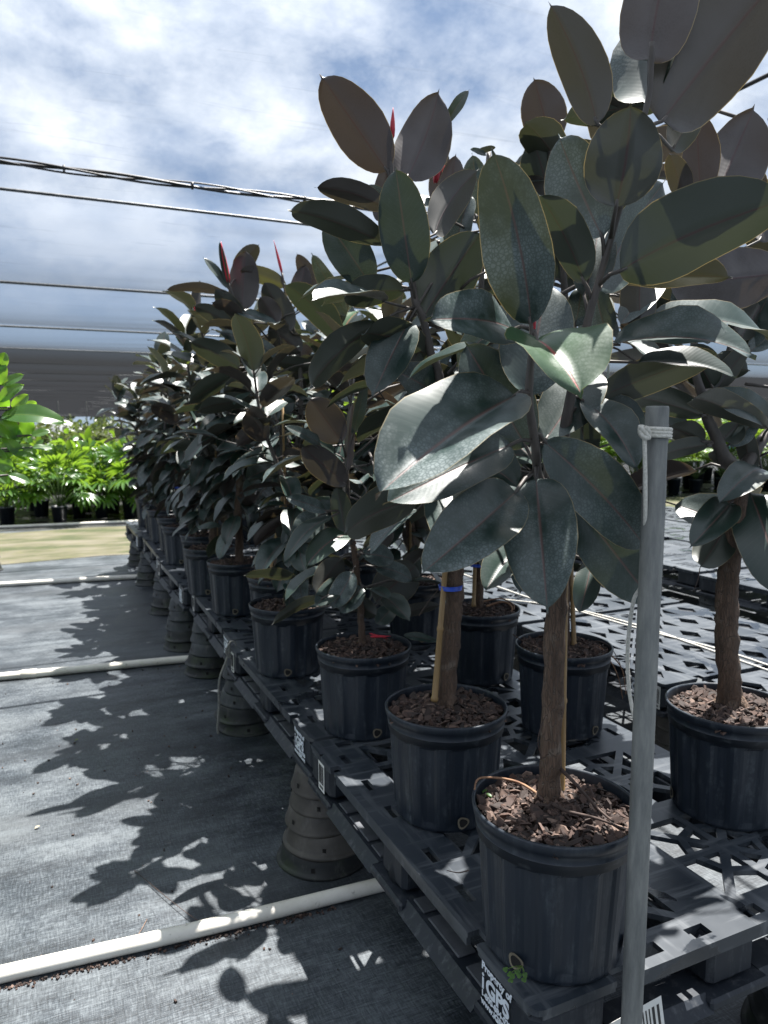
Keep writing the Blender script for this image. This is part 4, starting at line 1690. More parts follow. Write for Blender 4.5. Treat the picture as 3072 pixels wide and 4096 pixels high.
def fill(center, n, Lm, rad, zlo, zhi, hi=False):
    """extra leaves on side twigs in the body of the crown"""
    def f(fo, sm, origin, g):
        for k in range(n):
            a = g.random() * 6.283
            z = zlo + (zhi - zlo) * g.random()
            c = np.array([center[0] + g.normal(0, .02), center[1] + g.normal(0, .02), z])
            el = R(g.normal(-4, 22))
            d = np.array([math.cos(a) * math.cos(el), math.sin(a) * math.cos(el), math.sin(el)])
            b = c + d * (rad * (.25 + .6 * g.random()))
            L = Lm * (.7 + .5 * g.random())
            p = b + nrm(d + np.array([0, 0, -.3])) * L
            add_leaf(fo, b, p, np.array([0, 0, 1.0]) + g.normal(0, .35, 3), L * .26, .3 + .2 * g.random(), .06, 0, g.normal(0, .02), g.random(), 0, hi, .05, g.random() * 6)
            sm.tube([c, (b + c) / 2 + np.array([0, 0, .015]), b], [.005, .004, .0026], 6)
    return f


# --- nearest plant
Yp = 1.06
p1_leaves = [
    (1111, 856, 811, 1074, 190, dict(a=38, f=.55, db=-.03, dt=-.12, bd=.04, r=.9, sw=.0)),
    (1101, 962, 826, 1092, 120, dict(a=30, f=.35, db=.0, dt=-.02, bd=.05, r=.5)),
    (1113, 1064, 906, 1243, 150, dict(a=12, f=.40, db=.0, dt=-.10, bd=.07, r=.8)),
    (1158, 1034, 1183, 1326, 160, dict(a=-8, f=.32, db=.0, dt=-.12, bd=.08, r=.75)),
    (1176, 954, 1399, 1190, 136, dict(a=14, f=.30, db=.0, dt=-.06, bd=.07, r=.6)),
    (1221, 1051, 1413, 1303, 140, dict(a=12, f=.30, db=.06, dt=.02, bd=.07, r=.4)),
    (1150, 1110, 1122, 1285, 92, dict(a=10, f=.45, db=.08, dt=.02, bd=.06, r=.3)),
    (1277, 1215, 1251, 1327, 58, dict(a=0, f=.3, db=.10, dt=.06, bd=.05, r=.2)),
    (1147, 700, 1063, 319, 152, dict(a=-24, f=.30, db=-.02, dt=-.03, bd=-.04, r=.85, sw=.02)),
    (1160, 735, 1258, 855, 175, dict(a=42, f=.5, db=-.03, dt=-.17, bd=.10, k=.4, r=.4)),
    (1108, 712, 918, 691, 108, dict(a=38, f=.30, db=.05, dt=-.06, bd=.06, r=1.0)),
    (1134, 852, 1180, 604, 158, dict(a=10, f=.15, db=.05, dt=.10, bd=.02, r=.9)),
    (1136, 965, 1003, 738, 140, dict(a=20, f=.25, db=.08, dt=.14, bd=.04, r=.4)),
    (1178, 950, 1290, 790, 118, dict(a=20, f=.25, db=.10, dt=.14, bd=.03, r=.4)),
    (1241, 705, 1255, 620, 58, dict(a=20, f=.25, db=.12, dt=.12, r=.7)),
    (1316, 728, 1288, 602, 84, dict(a=-50, f=.3, s=1, db=.10, dt=.14, r=.8)),
    (1326, 744, 1634, 772, 78, dict(a=62, f=.45, db=.06, dt=-.10, bd=.10, r=.6)),
    (1400, 708, 1668, 735, 52, dict(a=66, f=.40, db=.16, dt=.10, bd=.10, r=.3)),
    (1296, 858, 1560, 762, 84, dict(s=-1, a=14, f=.35, db=.14, dt=.0, bd=.05, r=.25)),
    (1262, 868, 1378, 1018, 84, dict(a=35, f=.45, db=.10, dt=-.02, bd=.12, r=.8)),
    (1275, 862, 1392, 985, 96, dict(a=30, f=.35, db=.16, dt=.10, bd=.10, r=1.0)),
    (1232, 860, 1275, 1000, 70, dict(s=-1, a=20, f=.3, db=.14, dt=.12, r=.1)),
    # leader towards the upper right
    (1290, 268, 1183, 2, 112, dict(s=-1, a=10, f=.6, db=.0, dt=.02, bd=.06, r=.6, sw=-.03)),
    (1397, 222, 1398, 6, 150, dict(s=1, a=-28, f=.35, db=.02, dt=.10, bd=-.06, r=.95)),
    (1403, 131, 1470, -190, 170, dict(s=-1, a=8, f=.5, db=-.02, dt=-.02, bd=.04, r=.9)),
    (1430, 262, 1735, -110, 225, dict(s=-1, a=14, f=.45, db=-.02, dt=-.10, bd=.04, r=.7)),
    (1452, 325, 1530, 200, 70, dict(s=-1, a=20, f=.3, db=.08, dt=.06, r=.4)),
    (1331, 447, 1362, 222, 190, dict(s=-1, a=-4, f=.8, db=-.03, dt=-.07, bd=-.03, r=.35)),
    (1301, 512, 1205, 288, 142, dict(s=1, a=-14, f=.28, db=.02, dt=.10, bd=-.07, r=.95, sw=-.03)),
    (1294, 626, 1440, 386, 100, dict(s=1, a=-34, f=.35, db=.03, dt=.10, bd=-.05, r=1.0)),
    (1262, 640, 1292, 480, 90, dict(s=1, a=10, f=.25, db=.06, dt=.10, r=.9)),
    (1340, 585, 1720, 425, 185, dict(s=-1, a=22, f=.35, db=-.02, dt=-.16, bd=.10, r=.12)),
    (1262, 610, 1160, 415, 92, dict(s=-1, a=24, f=.4, db=.04, dt=.02, bd=.06, r=.1)),
    (1385, 705, 1385, 560, 78, dict(s=-1, a=-20, f=.3, db=.14, dt=.16, r=.55)),
    (1340, 700, 1440, 590, 60, dict(s=1, a=20, f=.3, db=.16, dt=.2, r=.9)),
]
hero('nearest rubber plant, thick trunk and big drooping leaves beside the steel post', (.872, 1.10), Yp,
     [(1187, 1740, 1.182), (1188, 1660, 1.182), (1194, 1480, 1.18), (1201, 1310, 1.18), (1206, 1140, 1.18), (1208, 1030, 1.17)], [.0225, .0212, .0205, .0200, .0195, .018],
     [([(1208, 1035, 1.17), (1228, 880, 1.15), (1268, 700, 1.11), (1296, 598, 1.09), (1331, 475, 1.07), (1370, 330, 1.05), (1402, 205, 1.04), (1408, 90, 1.03)], [.0125, .0095, .0075, .0062, .0058, .0052, .0047, .004]),
      ([(1200, 1075, 1.165), (1165, 1035, 1.10), (1156, 960, 1.06), (1143, 862, 1.05), (1148, 765, 1.045), (1152, 712, 1.045)], [.010, .0082, .0076, .0068, .006, .005])],
     p1_leaves, [((1152, 716, 1.045), (1153, 652, 1.04), .0042)],
     stakes=[((1212, 1725, 1.20), (1222, 1180, 1.215), .0075, 'bamboo', [])],
     roots=[([(1210, 1660, 1.165), (1240, 1690, 1.12), (1290, 1745, 1.08), (1325, 1775, 1.03)], .0042, 'darkroot'), ([(1190, 1735, 1.15), (1225, 1752, 1.09), (1290, 1768, 1.05), (1345, 1790, 1.02)], .0038, 'darkroot'),
            ([(1172, 1560, 1.165), (1162, 1600, 1.16), (1170, 1640, 1.16)], .0015, 'darkroot'), ([(1195, 1740, 1.16), (1120, 1690, 1.24), (1040, 1680, 1.27), (1025, 1705, 1.22)], .0032, 'root'),
            ([(1012, 1880, 1.03), (990, 1885, 1.02), (965, 1880, 1.03)], .0012, 'darkroot')],
     holes=((-2.71,), (-.84,)), extra=fill((.90, 1.19), 9, .20, .20, 1.25, 1.75, True))

# --- second aisle plant
p2_leaves = [
    (836, 369, 690, 160, 122, dict(s=-1, a=10, f=.45, bd=.05, r=.95, dt=.0)),
    (878, 386, 949, 192, 124, dict(s=-1, a=6, f=.45, bd=.05, r=.85, dt=.02)),
    (965, 265, 1014, 193, 26, dict(s=1, a=30, f=.2, r=.6, db=.05)),
    (889, 611, 854, 358, 110, dict(s=1, a=0, f=.22, bd=.02, r=.15, db=-.03, dt=-.06)),
    (838, 530, 622, 455, 72, dict(s=-1, a=24, f=.5, bd=.10, r=.3, dt=-.08)),
    (832, 449, 679, 405, 54, dict(s=-1, a=20, f=.25, bd=.08, r=.7, dt=.04)),
    (845, 440, 782, 405, 30, dict(s=1, a=30, f=.2, r=1, db=.05, dt=.05)),
    (939, 506, 1036, 364, 78, dict(s=-1, a=15, f=.3, bd=.06, r=.5, dt=.04)),
    (914, 686, 1044, 496, 128, dict(s=-1, a=8, f=.35, bd=.05, r=.08, dt=-.06)),
    (800, 614, 702, 470, 92, dict(s=1, a=10, f=.25, r=.2, db=.08, dt=.10)),
    (872, 627, 740, 641, 70, dict(s=-1, a=22, f=.3, bd=.07, r=.12, dt=-.05)),
    (815, 700, 672, 836, 72, dict(s=-1, a=30, f=.4, bd=.10, r=.15, db=.0, dt=-.12)),
    (930, 772, 780, 722, 82, dict(s=-1, a=25, f=.35, bd=.10, r=.2, dt=-.10)),
    (905, 760, 873, 806, 62, dict(s=-1, a=0, f=.2, r=.02, k=.12)),
    (820, 480, 838, 345, 50, dict(s=-1, a=0, f=.3, r=1, db=.08, dt=.08)),
    (960, 470, 985, 330, 60, dict(s=-1, a=10, f=.3, r=.9, db=.10, dt=.12)),
    (985, 560, 1020, 420, 60, dict(s=1, a=-30, f=.3, r=.9, db=.12, dt=.12)),
    (910, 1075, 745, 1153, 92, dict(s=-1, a=28, f=.3, bd=.08, r=.2, db=-.05, dt=-.16)),
    (940, 930, 870, 850, 80, dict(s=1, a=20, f=.3, r=.3)), (945, 900, 1030, 830, 80, dict(s=1, a=25, f=.3, r=.4)),
    (950, 860, 850, 800, 80, dict(s=1, a=30, f=.3, r=.6)), (955, 1010, 860, 1010, 70, dict(s=1, a=40, f=.3, r=.5)),
    (975, 980, 1060, 1010, 80, dict(s=1, a=30, f=.3, r=.5)), (965, 1060, 830, 1040, 70, dict(s=1, a=40, f=.3, r=.5, db=.06)),
    (925, 700, 1000, 640, 90, dict(s=1, a=20, f=.3, r=.4, db=.1, dt=.1)), (900, 640, 980, 560, 90, dict(s=1, a=20, f=.3, r=.3, db=.12, dt=.14)),
]
hero('second rubber plant along the aisle, tallest brown leaves standing against the sky', (.928, 1.635), 1.74,
     [(962, 1530, 1.74), (966, 1460, 1.74), (975, 1370, 1.74), (983, 1260, 1.74), (986, 1150, 1.74), (975, 1010, 1.75)], [.0285, .026, .0245, .024, .022, .018],
     [([(975, 1015, 1.75), (955, 860, 1.74), (945, 797, 1.73), (932, 768, 1.73), (914, 690, 1.73), (898, 655, 1.73), (888, 600, 1.74), (862, 500, 1.74), (846, 400, 1.74), (845, 300, 1.74)], [.016, .013, .011, .0105, .0095, .009, .0085, .0075, .0065, .004]),
      ([(985, 1020, 1.76), (1010, 900, 1.82), (1035, 700, 1.86), (1042, 560, 1.86), (1056, 330, 1.86)], [.010, .009, .008, .008, .007])],
     p2_leaves, [((847, 300, 1.74), (849, 232, 1.73), .007), ((940, 395, 1.83), (955, 318, 1.83), .009)],
     stakes=[((938, 1515, 1.72), (962, 1225, 1.73), .0085, 'bamboo', [(973, 1268, 1.735, .031)])],
     roots=[([(905, 1330, 1.72), (925, 1300, 1.70), (950, 1270, 1.72)], .0012, 'darkroot')], holes=((-1.75,), (.7,)),
     extra=fill((.97, 1.72), 36, .23, .28, 1.3, 2.0))

# --- third aisle plant (small, bushy, thin trunk)
p3_leaves = [
    (738, 954, 669, 858, 80, dict(s=-1, a=0, f=.22, bd=.03, r=1.0, k=.05)),
    (750, 1018, 762, 865, 24, dict(s=-1, a=30, f=.5, bd=.03, r=.9)),
    (762, 938, 789, 820, 26, dict(s=1, a=30, f=.3, r=.4)),
    (748, 1046, 650, 963, 66, dict(s=-1, a=10, f=.22, bd=.05, r=.75)),
    (745, 1152, 727, 1049, 46, dict(s=-1, a=0, f=.3, r=.1)),
    (752, 1154, 660, 1225, 56, dict(s=1, a=24, f=.3, bd=.12, r=.2, k=.12, dt=-.08)),
    (716, 1116, 612, 1221, 34, dict(s=1, a=40, f=.4, bd=.12, r=.1, dt=-.06)),
    (783, 1196, 853, 1209, 48, dict(s=1, a=15, f=.25, bd=.05, r=.8)),
    (795, 1190, 852, 1150, 44, dict(s=-1, a=15, f=.25, r=.7)),
    (762, 1236, 715, 1315, 52, dict(s=1, a=14, f=.3, bd=.06, r=.9)),
    (783, 1268, 733, 1325, 50, dict(s=1, a=14, f=.3, bd=.06, r=.6)),
    (812, 1225, 892, 1255, 40, dict(s=1, a=22, f=.25, bd=.06, r=1.0)),
    (898, 1222, 808, 1304, 92, dict(s=-1, a=0, f=.2, r=.35, db=.10, dt=.10, np=1)),
    (738, 1206, 682, 1284, 56, dict(s=-1, a=10, f=.25, r=.4, db=.08, dt=.06)),
    (704, 1104, 616, 1075, 32, dict(s=1, a=30, f=.2, r=1.0)),
    (690, 1112, 636, 1168, 66, dict(s=1, a=0, f=.2, r=.9, db=.06, dt=.04)),
    (728, 982, 611, 919, 26, dict(s=1, a=40, f=.25, r=.8, db=.05)),
    (700, 1290, 587, 1350, 24, dict(s=-1, a=40, f=.3, bd=.10, r=.3)),
    (862, 1325, 952, 1307, 26, dict(s=-1, a=35, f=.2, r=.5, np=1)),
    (872, 1372, 946, 1386, 18, dict(s=1, a=40, f=.2, r=.3, db=-.02, dt=-.08, np=1)),
    (850, 1310, 812, 1350, 40, dict(s=1, a=20, f=.2, r=.2, db=.06, dt=.06, np=1)),
    (760, 1300, 815, 1330, 40, dict(s=-1, a=20, f=.3, r=.3, db=.06)),
    (640, 1250, 527, 1244, 24, dict(s=-1, a=55, f=.3, r=.25, db=.25, dt=.2, np=1)),
]
hero('third rubber plant along the aisle, thin trunk, red twig lying on its soil', (.94, 2.225), 2.33,
     [(782, 1402, 2.364), (780, 1350, 2.36), (777, 1290, 2.36), (769, 1220, 2.36), (762, 1170, 2.36)], [.0125, .0115, .011, .0105, .010],
     [([(762, 1175, 2.36), (753, 1110, 2.36), (750, 1040, 2.36), (749, 1000, 2.36)], [.0095, .0085, .007, .005])],
     p3_leaves, [((868, 1328, 2.40), (862, 1300, 2.40), .005), ((800, 1375, 2.30), (845, 1374, 2.28), .0045), ((798, 1368, 2.33), (838, 1380, 2.29), .003)],
     stakes=[((752, 1160, 2.40), (744, 1052, 2.40), .008, 'greystake', [])],
     roots=[([(775, 1400, 2.33), (768, 1415, 2.28), (790, 1418, 2.26)], .002, 'root')], holes=((-1.65,), (.9,)),
     extra=fill((.98, 2.32), 26, .18, .26, .85, 1.75))

# --- fourth aisle plant: red buds against the sky
p4_leaves = [
    (488, 634, 357, 627, 22, dict(s=-1, a=40, f=.3, bd=.10, r=.8)),
    (524, 668, 531, 538, 68, dict(s=-1, a=8, f=.35, bd=.03, r=.8)),
    (512, 600, 560, 527, 44, dict(s=-1, a=20, f=.3, r=.6, db=.05)),
    (492, 622, 438, 555, 18, dict(s=1, a=40, f=.3, r=.3)),
    (492, 616, 474, 520, 16, dict(s=1, a=0, f=.9, r=.3)),
    (617, 617, 516, 583, 38, dict(s=-1, a=12, f=.25, bd=.06, r=1.0, k=.25)),
    (628, 716, 568, 607, 58, dict(s=-1, a=12, f=.3, bd=.05, r=.5)),
    (499, 702, 418, 660, 38, dict(s=-1, a=20, f=.3, bd=.08, r=.4)),
    (527, 716, 463, 622, 48, dict(s=-1, a=18, f=.3, r=.4)),
    (606, 704, 498, 670, 20, dict(s=1, a=60, f=.2, bd=.05, r=.9)),
    (603, 768, 467, 717, 34, dict(s=1, a=35, f=.25, r=1.0)),
    (517, 794, 409, 737, 54, dict(s=-1, a=20, f=.3, bd=.08, r=.2)),
    (735, 730, 613, 612, 66, dict(s=-1, a=16, f=.3, bd=.08, r=.08, db=-.25, dt=-.35, np=1)),
    (747, 681, 672, 546, 40, dict(s=1, a=-30, f=.25, bd=-.03, r=.9, db=-.1, dt=-.1, np=1)),
    (640, 660, 660, 570, 48, dict(s=-1, a=10, f=.3, r=.9)), (690, 650, 640, 545, 40, dict(s=-1, a=10, f=.3, r=.8)),
    (690, 800, 592, 782, 36, dict(s=-1, a=25, f=.3, r=.3)), (545, 866, 425, 888, 42, dict(s=-1, a=28, f=.3, bd=.10, r=.2, dt=-.1)),
    (560, 830, 480, 850, 46, dict(s=-1, a=28, f=.3, bd=.08, r=.3)), (650, 760, 580, 700, 60, dict(s=-1, a=5, f=.3, r=.6)),
    (560, 900, 640, 868, 50, dict(s=1, a=20, f=.3, r=.9)), (600, 700, 560, 640, 46, dict(s=-1, a=5, f=.3, r=1.0, k=.15)),
]
hero('fifth rubber plant along the aisle, two red buds against the sky', (1.02, 3.48), 3.05,
     [(600, 1240, 3.10), (606, 1200, 3.09), (614, 1130, 3.08), (625, 1060, 3.08), (640, 980, 3.08)], [.028, .026, .025, .023, .02],
     [([(640, 985, 3.08), (590, 900, 3.07), (555, 800, 3.06), (530, 720, 3.05), (500, 630, 3.05), (492, 610, 3.05)], [.013, .011, .009, .008, .006, .005]),
      ([(640, 985, 3.08), (650, 880, 3.08), (645, 760, 3.07), (625, 680, 3.06), (609, 590, 3.05)], [.013, .011, .009, .007, .005])],
     p4_leaves, [((493, 610, 3.05), (477, 521, 3.04), .013), ((609, 590, 3.05), (591, 518, 3.05), .007)],
     stakes=[((585, 1235, 3.07), (612, 1060, 3.06), .0085, 'bamboo', [(616, 1110, 3.06, .033)])], KR=1.12,
     extra=fill((1.02, 3.46), 64, .22, .34, 1.15, 2.0))

# --- right-hand plant in the inner row
r1_leaves = [
    (1660, 925, 1494, 863, 62, dict(s=-1, a=30, f=.3, bd=.10, r=.3, db=-.05, dt=-.18)),
    (1660, 905, 1520, 850, 62, dict(s=1, a=30, f=.3, bd=.08, r=.5, dt=-.05)),
    (1518, 898, 1362, 858, 66, dict(s=-1, a=25, f=.3, bd=.05, r=.05, db=-.02, dt=-.15)),
    (1540, 838, 1492, 742, 80, dict(s=-1, a=0, f=.25, r=.05)),
    (1545, 846, 1620, 745, 46, dict(s=-1, a=30, f=.3, r=.3, dt=-.05)),
    (1577, 1088, 1488, 1184, 78, dict(s=1, a=12, f=.4, bd=.08, r=.05, db=-.02, dt=-.10)),
    (1574, 1126, 1512, 1226, 82, dict(s=-1, a=-10, f=.25, r=.02, k=.05, dt=-.02)),
    (1645, 1012, 1548, 1092, 74, dict(s=1, a=18, f=.3, bd=.09, r=.3, dt=-.10)),
    (1621, 1066, 1692, 1295, 130, dict(s=1, a=12, f=.25, bd=.08, r=.05, dt=-.16)),
    (1532, 960, 1425, 985, 42, dict(s=-1, a=30, f=.3, r=.2, dt=-.04)), (1520, 955, 1440, 925, 52, dict(s=-1, a=30, f=.3, r=.3)),
    (1590, 1005, 1532, 975, 34, dict(s=-1, a=20, f=.2, r=.4)), (1560, 950, 1600, 905, 56, dict(s=-1, a=-20, f=.4, r=.1)),
    (1575, 960, 1640, 895, 40, dict(s=1, a=-30, f=.3, r=1.0)), (1625, 1020, 1605, 920, 44, dict(s=-1, a=10, f=.3, r=.4)),
    (1710, 585, 1430, 602, 140, dict(s=-1, a=-6, f=.3, bd=.03, r=1.0, db=-.05, dt=-.10)),
    (1560, 690, 1530, 560, 100, dict(s=-1, a=0, f=.3, r=.6, db=.1, dt=.1)),
    (1520, 710, 1470, 590, 70, dict(s=1, a=-30, f=.3, r=.9, db=.14, dt=.14)),
    (1600, 730, 1690, 590, 66, dict(s=-1, a=20, f=.3, r=.4)),
    (1620, 760, 1700, 700, 50, dict(s=1, a=20, f=.3, r=.6)),
    (1512, 430, 1502, 233, 80, dict(s=-1, a=20, f=.4, bd=.04, r=1.0)),
    (1545, 425, 1630, 228, 150, dict(s=-1, a=-8, f=.45, bd=.04, r=.9)),
    (1480, 432, 1445, 330, 52, dict(s=-1, a=20, f=.4, r=.9, k=.08)),
    (1640, 520, 1700, 400, 70, dict(s=-1, a=10, f=.3, r=.7)), (1570, 560, 1540, 410, 70, dict(s=-1, a=14, f=.3, r=.8, db=.06, dt=.06)),
    (1440, 590, 1400, 440, 60, dict(s=-1, a=10, f=.3, r=.8, db=.2, dt=.2)),
    (1625, 500, 1575, 330, 96, dict(s=-1, a=12, f=.35, r=.8, db=.10, dt=.08)), (1670, 560, 1640, 380, 104, dict(s=-1, a=8, f=.35, r=.6, db=.12, dt=.10)),
    (1600, 660, 1660, 545, 90, dict(s=-1, a=14, f=.3, r=.5, db=.06)), (1545, 720, 1450, 660, 80, dict(s=1, a=26, f=.3, r=.7, db=.10, dt=.06)),
    (1590, 760, 1660, 640, 84, dict(s=1, a=20, f=.3, r=.4, db=.05)), (1500, 560, 1440, 420, 90, dict(s=-1, a=10, f=.35, r=.3, db=.16, dt=.14)),
    (1530, 800, 1620, 800, 70, dict(s=-1, a=24, f=.3, r=.2, db=.02)), (1480, 640, 1400, 560, 90, dict(s=-1, a=10, f=.3, r=.5, db=.2, dt=.2)),
    (1690, 700, 1640, 692, 12, dict(s=1, a=10, f=.2, r=.4, k=1.0, np=1)),
]
hero('right-hand rubber plant behind the steel post, forked trunk, pale stain at its drain hole', (1.62, 1.325), 1.42,
     [(1580, 1532, 1.405), (1576, 1470, 1.405), (1569, 1350, 1.405), (1573, 1240, 1.41), (1586, 1130, 1.41), (1600, 1020, 1.42)], [.036, .030, .0285, .0275, .026, .024],
     [([(1600, 1025, 1.42), (1565, 988, 1.42), (1545, 940, 1.42), (1526, 900, 1.42), (1515, 850, 1.42), (1500, 790, 1.43), (1500, 700, 1.44), (1500, 500, 1.46), (1495, 420, 1.46)], [.021, .018, .015, .013, .011, .0095, .009, .008, .006]),
      ([(1600, 1020, 1.42), (1640, 960, 1.43), (1690, 880, 1.44), (1720, 700, 1.45)], [.018, .015, .012, .009]),
      ([(1525, 900, 1.42), (1545, 840, 1.43), (1590, 700, 1.44), (1570, 560, 1.45), (1556, 412, 1.45)], [.010, .009, .008, .007, .006])],
     r1_leaves, [],
     roots=[([(1560, 1090, 1.40), (1545, 1120, 1.38), (1560, 1150, 1.38), (1540, 1170, 1.36)], .001, 'darkroot'), ([(1512, 1226, 1.36), (1508, 1250, 1.36), (1498, 1278, 1.36)], .0012, 'darkroot')],
     holes=((-1.25,), (2.6,)), extra=fill((1.72, 1.43), 10, .24, .30, 1.3, 2.3, True))

# --- inner-row plants behind
r2_leaves = [
    (1190, 310, 1152, 167, 100, dict(s=-1, a=0, f=.4, bd=.03, r=.95)),
    (1215, 560, 1148, 290, 130, dict(s=-1, a=0, f=.3, r=.1)),
    (1190, 470, 1130, 380, 80, dict(s=-1, a=10, f=.3, r=.7)),
    (1160, 1200, 1025, 1186, 104, dict(s=-1, a=0, f=.2, r=.1, db=-.1, dt=-.16, np=1)),
    (1290, 400, 1240, 300, 70, dict(s=-1, a=20, f=.3, r=.5)), (1260, 620, 1200, 430, 130, dict(s=-1, a=6, f=.3, r=.2)), (1310, 540, 1380, 380, 120, dict(s=-1, a=6, f=.3, r=.6)), (1120, 620, 1080, 450, 110, dict(s=-1, a=6, f=.3, r=.3)), (1350, 620, 1440, 500, 110, dict(s=-1, a=10, f=.3, r=.4)), (1060, 470, 1020, 330, 60, dict(s=1, a=-30, f=.3, r=1)),
    (1030, 330, 1072, 318, 14, dict(s=-1, a=30, f=.2, r=.3)), (1050, 335, 1015, 322, 12, dict(s=1, a=30, f=.2, r=.3)),
]
hero('inner-row rubber plant just left of the steel post, trailing brown roots over its pot rim', (1.56, 1.945), 2.06,
     [(1217, 1402, 2.063), (1218, 1340, 2.06), (1220, 1250, 2.06), (1225, 1100, 2.06), (1230, 900, 2.07)], [.022, .020, .019, .018, .016],
     [([(1230, 905, 2.07), (1225, 760, 2.06), (1215, 560, 2.05), (1195, 400, 2.05), (1185, 300, 2.05)], [.014, .012, .010, .008, .006]),
      ([(1230, 905, 2.07), (1300, 760, 2.1), (1310, 560, 2.1), (1290, 400, 2.1)], [.012, .010, .008, .006])],
     r2_leaves, [], stakes=[((1240, 1395, 2.04), (1232, 1180, 2.05), .0085, 'bamboo', [])],
     roots=[([(1290, 1395, 1.98), (1325, 1420, 1.93), (1345, 1450, 1.92), (1352, 1500, 1.92)], .0028, 'root'), ([(1285, 1400, 1.97), (1318, 1428, 1.92), (1336, 1465, 1.92), (1345, 1510, 1.92)], .0022, 'root'),
            ([(1250, 1400, 2.02), (1290, 1385, 2.0), (1320, 1400, 1.95), (1340, 1435, 1.93)], .002, 'darkroot'), ([(1108, 1370, 2.02), (1125, 1382, 2.0), (1150, 1395, 1.99), (1185, 1400, 2.02)], .002, 'darkroot')],
     holes=((-1.35,), (.5,)), extra=fill((1.62, 2.02), 78, .27, .42, 1.25, 2.35))
hero('inner-row rubber plant second past the post, coiled brown root on its soil', (1.575, 2.50), 2.65,
     [(1032, 1322, 2.649), (1034, 1270, 2.65), (1036, 1180, 2.65), (1038, 1050, 2.65), (1040, 900, 2.65)], [.021, .019, .018, .017, .015],
     [([(1040, 905, 2.65), (1030, 760, 2.65), (1010, 600, 2.64), (1000, 480, 2.64), (975, 380, 2.64)], [.013, .011, .009, .007, .005]),
      ([(1040, 905, 2.65), (1085, 760, 2.68), (1090, 620, 2.68), (1075, 470, 2.68)], [.012, .010, .008, .006])],
     [(975, 395, 960, 318, 20, dict(s=-1, a=0, f=.8, r=1.0, k=.1)), (965, 460, 945, 350, 60, dict(s=-1, a=0, f=.3, r=1.0)), (990, 480, 985, 360, 50, dict(s=-1, a=0, f=.3, r=.9))], [((960, 380, 2.62), (952, 325, 2.62), .008)],
     stakes=[((1023, 1310, 2.63), (1030, 1080, 2.64), .0085, 'bamboo', [(1030, 1220, 2.64, .028)])],
     roots=[([(1050, 1310, 2.62), (1085, 1300, 2.60), (1105, 1310, 2.57), (1100, 1325, 2.54), (1060, 1330, 2.55)], .005, 'root'), ([(1040, 1300, 2.66), (1080, 1293, 2.64), (1108, 1305, 2.60), (1110, 1318, 2.55)], .004, 'root')],
     holes=((-1.25,), (.6,)), extra=fill((1.62, 2.58), 80, .25, .42, 1.2, 2.35))

# --- the rest of both rows
VAR = [grow_plant(40 + i, H=h, nst=n_, nleaf=l_, Lm=lm, lean=(ln, 0), spread=sp) for i, (h, n_, l_, lm, ln, sp) in enumerate([
    (1.62, 3, 34, .235, -.06, .13), (1.52, 3, 34, .225, -.03, .14), (1.72, 2, 46, .25, 0, .12), (1.40, 3, 32, .21, -.06, .14), (1.60, 2, 48, .24, .02, .13)])]
AISLE = [(.885, 2.91, 3, .93), (.92, 3.98, 0, .99), (.88, 4.52, 4, .98), (.95, 5.08, 3, 1.0), (.90, 5.62, 1, .97), (.94, 6.2, 0, .93), (.93, 6.78, 4, .93), (.96, 7.36, 2, .88), (.95, 7.95, 3, .97)]
OR2 = ['fourth', 'sixth', 'seventh', 'eighth', 'ninth', 'tenth', 'eleventh', 'twelfth', 'last']
for i, (x, y, v, sc) in enumerate(AISLE):
    r_ = plant_from(VAR[v], (x, y, DECK), rng.random() * 6.28, 'bushy rubber plant, %s along the aisle from the front, tied to a bamboo stake' % OR2[i], i, G_R)
    for ch in r_.children:
        if ch.name.split('.')[0] in ('trunk', 'branches', 'foliage', 'leaf_bud', 'bamboo_stake'):
            ch.scale = (sc,) * 3 if ch.name[0] != 't' else (1, 1, sc)
INNER = [(1.60, 3.10, 2), (1.60, 3.75, 4), (1.66, 4.55, 0), (1.60, 5.15, 2), (1.66, 5.8, 1), (1.62, 6.45, 4), (1.64, 7.1, 0), (1.6, 7.8, 3)]
OR3 = ['third', 'fourth', 'fifth', 'sixth', 'seventh', 'eighth', 'ninth', 'last']
for i, (x, y, v) in enumerate(INNER):
    plant_from(VAR[v], (x, y, DECK), rng.random() * 6.28, 'inner-row rubber plant mostly hidden by the aisle plants, %s past the steel post' % OR3[i], i, G_R)

# weed at the drain hole of the nearest pot
wd = MB()
c0 = at(1128, 2086, .985)
for (x, y) in [(1092, 2094), (1101, 2104), (1107, 2108), (1117, 2100), (1121, 2107), (1103, 2117), (1134, 2106), (1132, 2116)]:
    p = at(x, y, .978)
    wd.tube([c0, (c0 + p) / 2 + np.array([0, 0, .002]), p], [.0006, .0005, .0005], 5, col=(.5, .5, .4, .4))
    for k in range(3):
        a = k * 2.1 + x
        d = AX_R * math.cos(a) + AX_U * math.sin(a)
        add_leaf(wd, p, p + d * .0055, -AX_F + .3 * AX_U, .0030, .1, .05, 0, 0, .2, .1, False)
tag(wd.build('clover_weed', M['ficus'], origin=tuple(c0), attr='leaf'), 'tiny green weed growing at the drain hole of the nearest pot', 'weed')
lf = MB()
for i, (x, y, s_) in enumerate([(1042, 1712, .012), (1062, 1722, .014), (1100, 1740, .011)]):
    p = at(1060, 1720, 1.12) if False else onz(x, y, DECK + .276)
    add_leaf(lf, p, p + np.array([s_ * math.cos(i * 2), s_ * math.sin(i * 2), .004]), np.array([0, 0, 1.0]), s_ * .3, .2, .08, 0, 0, .9, .3, False)
tag(lf.build('seedling', M['ficus'], attr='leaf', origin=tuple(onz(1062, 1722, DECK + .276))), 'pale green seedlings on the bark mulch of the nearest pot', 'seedling')

